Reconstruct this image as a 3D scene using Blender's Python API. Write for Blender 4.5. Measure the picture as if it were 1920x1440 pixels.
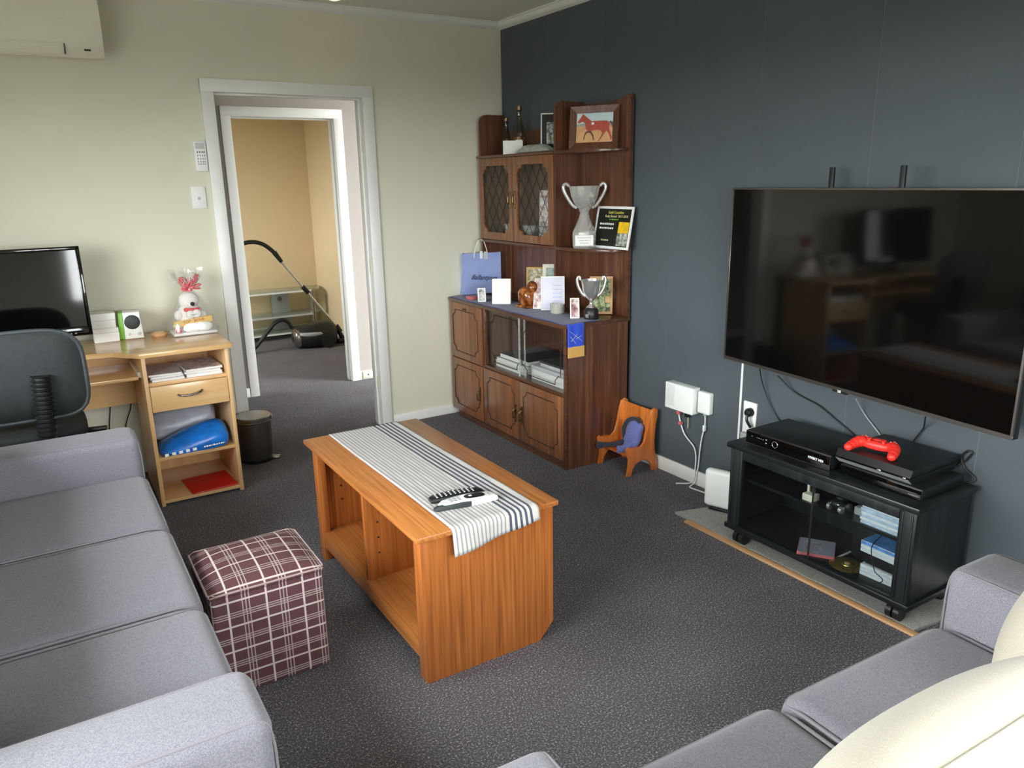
import bpy, bmesh, math, random
from mathutils import Vector, Matrix
random.seed(7)
PI = math.pi
S = bpy.context.scene
C = S.collection
for o in list(bpy.data.objects): bpy.data.objects.remove(o)

# ---------------------------------------------------------------- camera
FPX = 1430.96
CAM = Vector((-2.6927, -4.4135, 1.5104))
YAW, PITCH, ROLL = [math.radians(a) for a in (31.7313, 14.9524, -1.0980)]
_fw = Vector((math.sin(YAW)*math.cos(PITCH), math.cos(YAW)*math.cos(PITCH), -math.sin(PITCH)))
_rt = Vector((math.cos(YAW), -math.sin(YAW), 0))
_up = _rt.cross(_fw)
RT = _rt*math.cos(ROLL) + _up*math.sin(ROLL)
UP = -_rt*math.sin(ROLL) + _up*math.cos(ROLL)
cd = bpy.data.cameras.new('camera'); cam = bpy.data.objects.new('camera', cd); C.objects.link(cam)
cd.sensor_width = 36; cd.lens = 36*FPX/1920; cd.clip_start = .05
m = Matrix((RT, UP, -_fw)).transposed().to_4x4(); m.translation = CAM
cam.matrix_world = m
S.camera = cam
def at(px, py, ax, val):
    """point of the photo pixel (1920x1440) on the plane axis=val"""
    d = RT*((px-960)/FPX) - UP*((py-720)/FPX) + _fw
    return CAM + d*((val-CAM[ax])/d[ax])

# ---------------------------------------------------------------- light
S.view_settings.view_transform = 'Standard'; S.view_settings.look = 'None'
S.view_settings.gamma = 1; S.view_settings.use_curve_mapping = False
S.view_settings.exposure = 1.25
S.cycles.max_bounces = 10; S.cycles.diffuse_bounces = 6; S.cycles.transparent_max_bounces = 16
S.cycles.caustics_reflective = False; S.cycles.caustics_refractive = False
S.cycles.sample_clamp_indirect = 6
W = bpy.data.worlds.new('overcast_sky'); S.world = W; W.use_nodes = True
bg = W.node_tree.nodes['Background']
bg.inputs['Color'].default_value = (0.97, 0.985, 1.0, 1); bg.inputs['Strength'].default_value = 10.0
def portal(name, loc, rot, sx, sy):
    l = bpy.data.lights.new(name, 'AREA'); l.shape = 'RECTANGLE'; l.size = sx; l.size_y = sy
    l.cycles.is_portal = True
    o = bpy.data.objects.new(name, l); C.objects.link(o); o.location = loc; o.rotation_euler = rot
# room: x -3.75..0, y -5.0..0 ; z 0..2.455 ; windows in the left and front walls
XL, YF, ZC = -3.75, -5.0, 2.455
WL = (-4.1, -1.35, .62, 1.90)      # left wall window  y0,y1,z0,z1
WF = (-2.45, -0.75, .95, 1.95)     # front wall window x0,x1,z0,z1
portal('window_left_offscreen', (XL-.06, (WL[0]+WL[1])/2, (WL[2]+WL[3])/2), (0, -PI/2, 0), WL[3]-WL[2], WL[1]-WL[0])
portal('window_front_offscreen', ((WF[0]+WF[1])/2, YF-.06, (WF[2]+WF[3])/2), (PI/2, 0, 0), WF[1]-WF[0], WF[3]-WF[2])
portal('window_bedroom_offscreen', (-2.86, 2.4, 1.4), (0, -PI/2, 0), 1.2, 1.2)

# ---------------------------------------------------------------- materials
def lin(h):
    h = h.lstrip('#'); r = []
    for i in (0, 2, 4):
        v = int(h[i:i+2], 16)/255
        r.append(v/12.92 if v <= .04045 else ((v+.055)/1.055)**2.4)
    return (*r, 1)
def _new(name):
    m = bpy.data.materials.new(name); m.use_nodes = True
    nt = m.node_tree; return m, nt, nt.nodes['Principled BSDF']
def _n(nt, t, **k):
    n = nt.nodes.new(t)
    for a, b in k.items(): setattr(n, a, b)
    return n
def _ramp(nt, fac, stops):
    r = _n(nt, 'ShaderNodeValToRGB'); e = r.color_ramp.elements
    while len(e) < len(stops): e.new(.5)
    for i, (p, c) in enumerate(stops): e[i].position = p; e[i].color = lin(c) if isinstance(c, str) else c
    nt.links.new(fac, r.inputs[0]); return r.outputs[0]
def _noise(nt, scale, det=3, rough=.55, vec=None, mapping=None):
    tc = _n(nt, 'ShaderNodeTexCoord'); src = tc.outputs['Object']
    if mapping:
        mp = _n(nt, 'ShaderNodeMapping'); mp.inputs['Scale'].default_value = mapping
        nt.links.new(src, mp.inputs[0]); src = mp.outputs[0]
    n = _n(nt, 'ShaderNodeTexNoise'); n.inputs['Scale'].default_value = scale
    n.inputs['Detail'].default_value = det; n.inputs['Roughness'].default_value = rough
    nt.links.new(src, n.inputs[0]); return n.outputs[0]
def _bump(nt, b, h, s, d=.002):
    bp = _n(nt, 'ShaderNodeBump'); bp.inputs['Strength'].default_value = s; bp.inputs['Distance'].default_value = d
    nt.links.new(h, bp.inputs['Height']); nt.links.new(bp.outputs[0], b.inputs['Normal'])
def plain(name, col, rough=.5, metal=0, spec=.5, coat=0, var=.06, vs=9):
    m, nt, b = _new(name)
    b.inputs['Roughness'].default_value = rough; b.inputs['Metallic'].default_value = metal
    b.inputs['Specular IOR Level'].default_value = spec; b.inputs['Coat Weight'].default_value = coat
    c = lin(col)
    lo = tuple(x*(1-var) for x in c[:3])+(1,); hi = tuple(min(1, x*(1+var)) for x in c[:3])+(1,)
    nt.links.new(_ramp(nt, _noise(nt, vs), [(.35, lo), (.65, hi)]), b.inputs['Base Color'])
    return m
def fabric(name, c1, c2, scale=900, rough=.95, bump=.25, big=None):
    m, nt, b = _new(name); b.inputs['Roughness'].default_value = rough; b.inputs['Specular IOR Level'].default_value = .15
    b.inputs['Sheen Weight'].default_value = .25
    n = _noise(nt, scale, 2, .6)
    nt.links.new(_ramp(nt, n, [(.35, c1), (.65, c2)]), b.inputs['Base Color'])
    _bump(nt, b, n, bump); return m
def wood(name, c1, c2, c3, axis='z', scale=1., rough=.35, spec=.5, coat=0., stretch=40):
    m, nt, b = _new(name); b.inputs['Roughness'].default_value = rough; b.inputs['Specular IOR Level'].default_value = spec
    b.inputs['Coat Weight'].default_value = coat; b.inputs['Coat Roughness'].default_value = .12
    mp = {'x': (1, stretch, stretch), 'y': (stretch, 1, stretch), 'z': (stretch, stretch, 1)}[axis]
    n1 = _noise(nt, scale*1.0, 5, .6, mapping=mp)
    n2 = _noise(nt, scale*2.3, 2, .5, mapping=tuple(.25*v if v > 1 else .6 for v in mp))
    mx = _n(nt, 'ShaderNodeMath', operation='MULTIPLY_ADD'); mx.inputs[1].default_value = .55
    nt.links.new(n1, mx.inputs[0])
    m2 = _n(nt, 'ShaderNodeMath', operation='MULTIPLY'); m2.inputs[1].default_value = .45
    nt.links.new(n2, m2.inputs[0]); nt.links.new(m2.outputs[0], mx.inputs[2])
    nt.links.new(_ramp(nt, mx.outputs[0], [(.33, c1), (.5, c2), (.66, c3)]), b.inputs['Base Color'])
    _bump(nt, b, n1, .08, .001); return m
def glass(name, tint=(1, 1, 1), refl=1.0, rough=.01, base=.03, haze=0., hazec=(.8, .8, .78)):
    m, nt, b = _new(name); nt.nodes.remove(b); out = nt.nodes['Material Output']
    t = _n(nt, 'ShaderNodeBsdfTransparent'); t.inputs[0].default_value = (*tint, 1)
    g = _n(nt, 'ShaderNodeBsdfGlossy'); g.inputs['Roughness'].default_value = rough
    fc = _n(nt, 'ShaderNodeLayerWeight'); fc.inputs[0].default_value = .5
    pw = _n(nt, 'ShaderNodeMath', operation='POWER'); pw.inputs[1].default_value = 5; nt.links.new(fc.outputs['Facing'], pw.inputs[0])
    lw = _n(nt, 'ShaderNodeMath', operation='MULTIPLY_ADD'); lw.inputs[1].default_value = .96; lw.inputs[2].default_value = .035; nt.links.new(pw.outputs[0], lw.inputs[0])
    ma = _n(nt, 'ShaderNodeMath', operation='MULTIPLY_ADD', use_clamp=True); ma.inputs[1].default_value = refl; ma.inputs[2].default_value = base
    nt.links.new(lw.outputs[0], ma.inputs[0])
    mx = _n(nt, 'ShaderNodeMixShader')
    nt.links.new(ma.outputs[0], mx.inputs[0]); nt.links.new(t.outputs[0], mx.inputs[1]); nt.links.new(g.outputs[0], mx.inputs[2])
    if haze:
        df = _n(nt, 'ShaderNodeBsdfDiffuse'); df.inputs[0].default_value = (*hazec, 1)
        m2 = _n(nt, 'ShaderNodeMixShader'); m2.inputs[0].default_value = haze
        nt.links.new(mx.outputs[0], m2.inputs[1]); nt.links.new(df.outputs[0], m2.inputs[2]); mx = m2
    nt.links.new(mx.outputs[0], out.inputs[0]); return m
def picture(name, cols, scale=60, rough=.35, det=3, mapping=None):
    m, nt, b = _new(name); b.inputs['Roughness'].default_value = rough
    n = _noise(nt, scale, det, .6, mapping=mapping)
    k = len(cols); st = [(.28+.44*i/max(1, k-1), c) for i, c in enumerate(cols)]
    nt.links.new(_ramp(nt, n, st), b.inputs['Base Color']); return m
def emit(name, col, s):
    m, nt, b = _new(name); b.inputs['Emission Color'].default_value = lin(col); b.inputs['Emission Strength'].default_value = s
    b.inputs['Base Color'].default_value = lin(col); return m

M = {}
M['beige'] = plain('beige_wall_paint', '#d8d6c3', .8, spec=.25, var=.012, vs=3)
M['dark'] = plain('charcoal_wall_paint', '#4d555a', .6, spec=.35, var=.03, vs=4)
M['groove'] = plain('bare_board_joint', '#8c9090', .8)
M['ceil'] = plain('ceiling_paint', '#e6e6da', .9, spec=.1, var=.01)
M['trimw'] = plain('white_gloss_trim', '#e6e7e3', .35, var=.01)
M['hallw'] = plain('hall_wall_paint', '#a8a29b', .8, var=.01)
M['roomw'] = plain('bedroom_wall_paint', '#d9c49c', .8, var=.012)
M['white'] = plain('white_plastic', '#e9ebe8', .4, var=.01)
M['cream'] = plain('cream_plastic', '#dedcc8', .4, var=.01)
M['grey'] = plain('grey_plastic', '#9fa3a3', .45)
M['black'] = plain('black_plastic', '#17191a', .4, var=.1)
M['gloss'] = plain('gloss_black_screen', '#060707', .06, spec=.55, var=0)
M['blackwood'] = wood('black_stained_wood', '#141718', '#1d2122', '#2a2f31', 'z', 1.2, .38)
M['blacktop'] = wood('black_stained_top', '#101213', '#181b1c', '#212526', 'y', 1.2, .32)
M['steel'] = plain('brushed_steel', '#a9a7a3', .28, 1, var=.04)
M['dsteel'] = plain('dark_steel', '#77736e', .34, .9, var=.04)
M['brass'] = plain('dark_brass', '#7d6a4a', .35, 1)
M['chrome'] = plain('silver_plate', '#e2e0dc', .26, .85, var=.03)
M['crystal'] = glass('cut_crystal', (.93, .95, .94), 1.8, .06, .18, .22, (.95, .95, .91))
M['pane'] = glass('clear_glass_pane', (.96, .97, .965), .8, .01, .01)
M['smoke'] = glass('smoked_glass_pane', (.90, .92, .92), 1.0, .02, .01)
M['greenglass'] = glass('frosted_green_glass', (.72, .80, .74), 1.0, .15, .08, .25, (.62, .70, .62))
M['cello'] = glass('cellophane', (.97, .97, .97), 1.0, .15, .04, .05)
M['bottle'] = glass('bottle_glass', (.55, .52, .40), 1.2, .03, .05)
M['sofa'] = fabric('grey_sofa_weave', '#767580', '#93929b', 380, bump=.4)
M['piping'] = fabric('grey_piping', '#7d7b82', '#8f8d92', 900)
M['plaidpipe'] = fabric('mauve_piping', '#a08c8c', '#bba9a8', 900)
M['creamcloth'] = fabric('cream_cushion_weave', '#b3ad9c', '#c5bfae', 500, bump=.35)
M['mahog'] = wood('mahogany_veneer', '#46291d', '#5c3826', '#785037', 'z', 1.8, .33, coat=.25)
M['mahogdoor'] = wood('mahogany_door', '#5e3a25', '#7b4f33', '#946442', 'z', 1.6, .33, coat=.25)
M['mahogx'] = wood('mahogany_edge', '#40281e', '#553625', '#6a4733', 'y', 1.4, .3, coat=.3)
M['routed'] = plain('routed_line', '#38231a', .5)
M['oak'] = wood('honey_oak', '#8a4c22', '#b2682f', '#c97c40', 'z', 2.2, .36, coat=.15, stretch=70)
M['oaky'] = wood('honey_oak_top', '#925326', '#b57238', '#c98548', 'y', 2.2, .33, coat=.2, stretch=70)
M['beech'] = wood('beech_laminate', '#d3a670', '#dfb681', '#e7c292', 'x', .8, .22, stretch=25, coat=.3)
M['beechz'] = wood('beech_laminate_side', '#cfa26c', '#dcb27d', '#e4be8d', 'z', .8, .38, stretch=25)
M['pine'] = wood('varnished_pine', '#a9551f', '#c46c2d', '#d4823f', 'z', 1.0, .35, coat=.2)
M['rawpine'] = wood('raw_timber_strip', '#b98a5c', '#cfa274', '#dcb58a', 'y', 1.0, .7)
M['chairblk'] = plain('black_office_fabric', '#23282a', .75, var=.15, vs=60)
M['chairedge'] = plain('grey_worn_vinyl', '#343a3d', .55)
M['paper'] = plain('white_paper', '#e8e8e6', .7, var=.01)
M['paperg'] = plain('grey_paper', '#c3c4c6', .7, var=.05, vs=40)
M['blueplastic'] = plain('blue_plastic_bag', '#1e78d8', .28, var=.25, vs=14)
M['greyplastic'] = plain('pale_grey_plastic_bag', '#b3b6c2', .35, var=.08, vs=25)
M['red'] = plain('red_folder', '#d2251d', .4, var=.04)
M['redpad'] = plain('red_controller', '#e8352c', .38, var=.03)
M['lilac'] = plain('lilac_paper', '#93a5d6', .6, var=.05, vs=14)
M['ink'] = plain('dark_ink', '#2b3350', .6)
M['inkk'] = plain('black_ink', '#1c1c1c', .6)
M['green'] = plain('lime_plastic', '#7fc044', .4)
M['pink'] = plain('pink_ribbon', '#e8727c', .4, var=.15, vs=50)
M['plush'] = fabric('white_plush', '#e8e6e2', '#f4f3f0', 300, bump=.5)
M['yellowcard'] = plain('yellow_card', '#e2b95e', .5)
M['orangeink'] = plain('orange_ink', '#b56a26', .5)
M['navycloth'] = fabric('navy_cloth', '#39406f', '#4a5386', 600)
M['bluecloth'] = fabric('royal_blue_cloth', '#2c49c4', '#3a5ad6', 500)
M['goldcloth'] = fabric('gold_fringe', '#c99a4c', '#dcb066', 500)
M['bagblue'] = fabric('faded_blue_canvas', '#5b639c', '#737bb2', 250)
M['bagdark'] = fabric('charcoal_strap', '#2b2d35', '#3a3c46', 400)
M['wax'] = plain('candle_wax', '#ddd39a', .4)
M['brasspl'] = plain('brass_plate', '#a2924f', .35, .8, var=.1, vs=40)
M['warm'] = emit('warm_lamp', '#ffd9a0', 1.2)
M['foam'] = fabric('grey_underlay', '#7d7f78', '#a3a49c', 220, bump=.6)

def carpet():
    m, nt, b = _new('charcoal_fleck_carpet'); b.inputs['Roughness'].default_value = 1; b.inputs['Specular IOR Level'].default_value = .05
    n1 = _noise(nt, 170, 3, .75); n2 = _noise(nt, 2.5, 3)
    c1 = _ramp(nt, n1, [(.30, '#4a494e'), (.50, '#636167'), (.57, '#7d7b81'), (.66, '#c8c5c1')])
    mx = _n(nt, 'ShaderNodeMix', data_type='RGBA', blend_type='MULTIPLY'); mx.inputs[0].default_value = 1
    nt.links.new(c1, mx.inputs[6]); nt.links.new(_ramp(nt, n2, [(.3, '#e8e6e6'), (.7, '#ffffff')]), mx.inputs[7])
    nt.links.new(mx.outputs[2], b.inputs['Base Color']); _bump(nt, b, n1, .35, .003); return m
M['carpet'] = carpet()

def _band(nt, src, period, off, width):
    """1 inside a stripe of `width` repeating every `period`"""
    a = _n(nt, 'ShaderNodeMath', operation='ADD'); a.inputs[1].default_value = off+100*period; nt.links.new(src, a.inputs[0])
    d = _n(nt, 'ShaderNodeMath', operation='MODULO'); d.inputs[1].default_value = period; nt.links.new(a.outputs[0], d.inputs[0])
    l = _n(nt, 'ShaderNodeMath', operation='LESS_THAN'); l.inputs[1].default_value = width; nt.links.new(d.outputs[0], l.inputs[0])
    return l.outputs[0]
def _op(nt, op, a, b):
    n = _n(nt, 'ShaderNodeMath', operation=op)
    for i, v in enumerate((a, b)):
        if isinstance(v, (int, float)): n.inputs[i].default_value = v
        else: nt.links.new(v, n.inputs[i])
    return n.outputs[0]
def plaid():
    m, nt, b = _new('maroon_plaid'); b.inputs['Roughness'].default_value = .95; b.inputs['Specular IOR Level'].default_value = .1
    tc = _n(nt, 'ShaderNodeTexCoord'); sp = _n(nt, 'ShaderNodeSeparateXYZ'); nt.links.new(tc.outputs['Object'], sp.inputs[0])
    sn = _n(nt, 'ShaderNodeSeparateXYZ'); nt.links.new(tc.outputs['Normal'], sn.inputs[0])
    tot = None; thin = None
    for i in range(3):
        w = _op(nt, 'LESS_THAN', _op(nt, 'ABSOLUTE', sn.outputs[i], 0), .72)
        p = .112 if i < 2 else .082
        a = _band(nt, sp.outputs[i], p, .01, .006)
        for k in (.043, .053, .063):
            a = _op(nt, 'MAXIMUM', a, _op(nt, 'MULTIPLY', _band(nt, sp.outputs[i], p, .01-k*p/.112, .0032), .62))
        a = _op(nt, 'MULTIPLY', a, w)
        tot = a if tot is None else _op(nt, 'MAXIMUM', tot, a)
    mx = _n(nt, 'ShaderNodeMix', data_type='RGBA'); nt.links.new(tot, mx.inputs[0])
    n = _noise(nt, 500, 2)
    nt.links.new(_ramp(nt, n, [(.35, '#553a3f'), (.65, '#6d4c50')]), mx.inputs[6]); mx.inputs[7].default_value = lin('#cfc2bf')
    nt.links.new(mx.outputs[2], b.inputs['Base Color']); _bump(nt, b, n, .3); return m
M['plaid'] = plaid()
def towel():
    m, nt, b = _new('striped_runner_cloth'); b.inputs['Roughness'].default_value = .95; b.inputs['Specular IOR Level'].default_value = .1
    uv = _n(nt, 'ShaderNodeUVMap'); sp = _n(nt, 'ShaderNodeSeparateXYZ'); nt.links.new(uv.outputs[0], sp.inputs[0])
    u, v = sp.outputs[0], sp.outputs[1]
    fine = _op(nt, 'MULTIPLY', _band(nt, u, .0138, .004, .0050), .8)
    wv = _op(nt, 'MULTIPLY', _band(nt, v, .0065, 0, .0022), .16)
    navy = _op(nt, 'MULTIPLY', _band(nt, u, .0185, -.192, .0088), _op(nt, 'MULTIPLY', _op(nt, 'GREATER_THAN', u, .192), _op(nt, 'LESS_THAN', u, .281)))
    fine = _op(nt, 'MULTIPLY', fine, _op(nt, 'LESS_THAN', u, .187))
    f1 = _op(nt, 'MAXIMUM', fine, wv)
    mx = _n(nt, 'ShaderNodeMix', data_type='RGBA'); nt.links.new(f1, mx.inputs[0])
    mx.inputs[6].default_value = lin('#d3d1cc'); mx.inputs[7].default_value = lin('#8c8890')
    m2 = _n(nt, 'ShaderNodeMix', data_type='RGBA'); nt.links.new(navy, m2.inputs[0]); nt.links.new(mx.outputs[2], m2.inputs[6]); m2.inputs[7].default_value = lin('#555969')
    nt.links.new(m2.outputs[2], b.inputs['Base Color']); _bump(nt, b, _noise(nt, 500), .3); return m
M['towel'] = towel()

# ---------------------------------------------------------------- mesh helpers (all in world metres)
WM = {}
def G(): return bmesh.new()
def xf(bm, vs, T):
    for v in vs: v.co = T @ v.co
def box(bm, x0, x1, y0, y1, z0, z1, b=0, s=2, T=None):
    r = bmesh.ops.create_cube(bm, size=1); vs = r['verts']
    for v in vs: v.co = Vector(((x0+x1)/2+v.co.x*(x1-x0), (y0+y1)/2+v.co.y*(y1-y0), (z0+z1)/2+v.co.z*(z1-z0)))
    if b:
        es = list({e for v in vs for e in v.link_edges})
        r = bmesh.ops.bevel(bm, geom=es, offset=b, segments=s, affect='EDGES', profile=.5); 
        vs = list({v for f in r['faces'] for v in f.verts} | {v for v in vs if v.is_valid})
    if T: xf(bm, vs, T)
    return bm
def frame_z(d):
    d = d.normalized(); a = Vector((0, 0, 1)) if abs(d.z) < .9 else Vector((1, 0, 0))
    u = d.cross(a).normalized(); return u, d.cross(u).normalized()
def ring(bm, c, u, v, r, n, r2=None):
    return [bm.verts.new(c+u*(r*math.cos(2*PI*i/n))+v*((r2 or r)*math.sin(2*PI*i/n))) for i in range(n)]
def bridge(bm, A, B):
    n = len(A)
    for i in range(n): bm.faces.new((A[i], A[(i+1) % n], B[(i+1) % n], B[i]))
def cyl(bm, p0, p1, r0, r1=None, n=16):
    p0, p1 = Vector(p0), Vector(p1); u, v = frame_z(p1-p0)
    A = ring(bm, p0, u, v, r0, n); B = ring(bm, p1, u, v, r0 if r1 is None else r1, n)
    bridge(bm, A, B); bm.faces.new(A[::-1]); bm.faces.new(B); return bm
def spline(pts, k=6):
    P = [Vector(p) for p in pts]; Q = [P[0]*2-P[1]]+P+[P[-1]*2-P[-2]]; out = []
    for i in range(1, len(Q)-2):
        a, b, c, d = Q[i-1], Q[i], Q[i+1], Q[i+2]; L = (c-b).length
        m0 = (c-a).normalized()*min(L, (b-a).length) if (c-a).length > 1e-9 else Vector((0, 0, 0))
        m1 = (d-b).normalized()*min(L, (d-c).length) if (d-b).length > 1e-9 else Vector((0, 0, 0))
        for j in range(k):
            t = j/k; t2, t3 = t*t, t**3
            out.append(b*(2*t3-3*t2+1)+m0*(t3-2*t2+t)+c*(3*t2-2*t3)+m1*(t3-t2))
    out.append(P[-1]); return out
def tube(bm, pts, r, n=8, k=6, closed=False):
    P = spline(pts, k) if k > 1 else [Vector(p) for p in pts]
    R = []; u = None
    for i, p in enumerate(P):
        d = (P[min(i+1, len(P)-1)]-P[max(i-1, 0)])
        if d.length < 1e-7: d = Vector((0, 0, 1))
        d.normalize()
        if u is None: u, v = frame_z(d)
        else:
            u = (u-d*u.dot(d))
            if u.length < 1e-6: u, v = frame_z(d)
            u.normalize(); v = d.cross(u)
        rr = r[i*len(r)//len(P)] if isinstance(r, (list, tuple)) else r
        R.append(ring(bm, p, u, v, rr, n))
    for a, b in zip(R, R[1:]): bridge(bm, a, b)
    bm.faces.new(R[0][::-1]); bm.faces.new(R[-1]); return bm
def lathe(bm, prof, c=(0, 0, 0), n=24, sx=1, sy=1, T=None):
    c = Vector(c); R = []
    for r, z in prof:
        R.append([bm.verts.new(c+Vector((sx*max(r, 1e-4)*math.cos(2*PI*i/n), sy*max(r, 1e-4)*math.sin(2*PI*i/n), z))) for i in range(n)])
    for a, b in zip(R, R[1:]): bridge(bm, a, b)
    bm.faces.new(R[0][::-1]); bm.faces.new(R[-1])
    if T: xf(bm, [v for q in R for v in q], T)
    return bm
def prism(bm, poly, ax, a0, a1, b=0, T=None):
    """poly of 2-D points in the plane normal to axis ax (0:(y,z) 1:(x,z) 2:(x,y)) extruded a0..a1"""
    def mk(p, a): return Vector([(a, p[0], p[1]), (p[0], a, p[1]), (p[0], p[1], a)][ax])
    A = [bm.verts.new(mk(p, a0)) for p in poly]; B = [bm.verts.new(mk(p, a1)) for p in poly]
    n = len(A); fs = []
    for i in range(n): fs.append(bm.faces.new((A[i], A[(i+1) % n], B[(i+1) % n], B[i])))
    fs.append(bm.faces.new(A[::-1])); fs.append(bm.faces.new(B))
    vs = A+B
    if b:
        es = [e for e in fs[-1].edges]+[e for e in fs[-2].edges]
        r = bmesh.ops.bevel(bm, geom=es, offset=b, segments=2, affect='EDGES', profile=.5)
        vs = list({v for f in r['faces'] for v in f.verts} | {v for v in vs if v.is_valid})
    if T: xf(bm, vs, T)
    return bm
def sheet(bm, f, nu, nv, uvf=None):
    """grid surface f(s,t)"""
    V = [[bm.verts.new(Vector(f(i/nu, j/nv))) for j in range(nv+1)] for i in range(nu+1)]
    uv = bm.loops.layers.uv.verify() if uvf else None
    for i in range(nu):
        for j in range(nv):
            fc = bm.faces.new((V[i][j], V[i+1][j], V[i+1][j+1], V[i][j+1]))
            if uvf:
                for l, (a, b) in zip(fc.loops, ((i, j), (i+1, j), (i+1, j+1), (i, j+1))): l[uv].uv = uvf(a/nu, b/nv)
    return bm
def blob(bm, c, rx, ry, rz, e=.5, nu=32, nv=18, T=None):
    """super-ellipsoid"""
    def sg(v, p): return math.copysign(abs(v)**p, v)
    c = Vector(c); R = []
    for j in range(1, nv):
        ph = -PI/2+PI*j/nv
        R.append([bm.verts.new(Vector((rx*sg(math.cos(ph), e)*sg(math.cos(2*PI*i/nu), e), ry*sg(math.cos(ph), e)*sg(math.sin(2*PI*i/nu), e), rz*sg(math.sin(ph), e)))) for i in range(nu)])
    for a, b in zip(R, R[1:]): bridge(bm, a, b)
    bm.faces.new(R[0][::-1]); bm.faces.new(R[-1])
    T = Matrix.Translation(c) @ (T or Matrix.Identity(4))
    xf(bm, [v for q in R for v in q], T); return bm
def RZ(a, o=(0, 0, 0)):
    return Matrix.Translation(Vector(o)) @ Matrix.Rotation(math.radians(a), 4, 'Z')
def RA(ax, a): return Matrix.Rotation(math.radians(a), 4, ax)

def obj(name, bm, mat, parent=None, label=None, cat=None, group=None, kind=None, sm=38, solid=0, sub=0):
    me = bpy.data.meshes.new(name)
    bmesh.ops.recalc_face_normals(bm, faces=bm.faces[:]) if not solid else None
    bm.to_mesh(me); bm.free()
    for q in (mat if isinstance(mat, list) else [mat]): me.materials.append(M[q])
    if sm:
        for p in me.polygons: p.use_smooth = True
        me.set_sharp_from_angle(angle=math.radians(sm))
    o = bpy.data.objects.new(name, me); C.objects.link(o)
    # give every mesh its own origin at the centre of its base
    if not parent and len(me.vertices):
        xs = [v.co for v in me.vertices]
        c = Vector(((min(v.x for v in xs)+max(v.x for v in xs))/2, (min(v.y for v in xs)+max(v.y for v in xs))/2, min(v.z for v in xs)))
    else: c = Vector((0, 0, 0))
    WM[o] = Matrix.Identity(4)
    if parent:
        o.parent = parent; o.matrix_parent_inverse = WM[parent].inverted()
    if label: o['label'] = label
    if cat: o['category'] = cat
    if group: o['group'] = group
    if kind: o['kind'] = kind
    if solid:
        md = o.modifiers.new('thickness', 'SOLIDIFY'); md.thickness = solid; md.offset = 0
    if sub:
        md = o.modifiers.new('smooth', 'SUBSURF'); md.levels = sub; md.render_levels = sub
    return o
def thing(name, label, cat, loc, group=None):
    o = bpy.data.objects.new(name, None); C.objects.link(o); o.location = loc; o.empty_display_size = .1
    o['label'] = label; o['category'] = cat
    if group: o['group'] = group
    WM[o] = Matrix.Translation(Vector(loc)); return o
def struct(name, bm, mat, parent=None, sm=30):
    return obj(name, bm, mat, parent, kind=None if parent else 'structure', sm=sm)
def text(name, s, size, T, mat, parent, ext=.0004, shear=0, bold=0, align='CENTER', sx=1):
    cu = bpy.data.curves.new(name, 'FONT'); cu.body = s; cu.size = size; cu.extrude = ext; cu.shear = shear; cu.offset = bold
    cu.align_x = align; cu.align_y = 'CENTER'; cu.resolution_u = 3
    t = bpy.data.objects.new(name, cu); C.objects.link(t)
    bpy.context.view_layer.update()
    me = bpy.data.meshes.new_from_object(t.evaluated_get(bpy.context.evaluated_depsgraph_get()))
    bpy.data.objects.remove(t); bpy.data.curves.remove(cu)
    me.transform(T @ Matrix.Diagonal((sx, 1, 1, 1))); me.materials.clear(); me.materials.append(M[mat]); me.name = name
    o = bpy.data.objects.new(name, me); C.objects.link(o); WM[o] = Matrix.Identity(4)
    if parent: o.parent = parent; o.matrix_parent_inverse = WM[parent].inverted()
    return o
def marks(name, T, w, h, mat, parent, seed=1):
    """a row of small dashes for a line of print too small to read"""
    r = random.Random(seed); bm = G(); x = -w/2
    while x < w/2:
        l = r.uniform(.5, 1.6)*h
        box(bm, x, min(x+l, w/2), -h/2, h/2*r.uniform(.5, 1), -.0002, .0004, 0, 1, T); x += l+h*.45
    return obj(name, bm, mat, parent)
def basis(o, xdir, ydir):
    """matrix whose local x,y axes lie along xdir,ydir and origin o"""
    x = Vector(xdir).normalized(); y = Vector(ydir); y = (y-x*y.dot(x)).normalized(); z = x.cross(y)
    m = Matrix((x, y, z)).transposed().to_4x4(); m.translation = Vector(o); return m

# ================================================================ the setting
bm = G(); box(bm, -4.2, 1.2, -5.3, 4.0, -.1, 0); struct('floor', bm, 'carpet')
bm = G(); box(bm, XL-.12, .12, YF-.12, .1, ZC, ZC+.1); struct('ceiling', bm, 'ceil')
# back (beige) wall with the doorway
DX0, DX1, DZ = -1.764, -.945, 1.985
bm = G(); box(bm, XL, DX0-.02, 0, .1, 0, ZC); box(bm, DX1+.02, .12, 0, .1, 0, ZC); box(bm, DX0-.02, DX1+.02, 0, .1, DZ+.02, ZC)
struct('wall_back', bm, 'beige')
# right (charcoal) wall of vertical boards
bm = G(); box(bm, .0012, .12, YF, 0, 0, ZC); wr = struct('wall_right', bm, 'groove')
ys = [0, -.52, -1.042, -1.564, -2.083, -2.614, -3.134, -3.655, -4.175, -4.7, YF]
for a, b in zip(ys, ys[1:]):
    bm = G(); box(bm, 0, .0014, b+.0009, a-.0009, 0, ZC); struct('wall_panel', bm, 'dark', wr)
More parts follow.
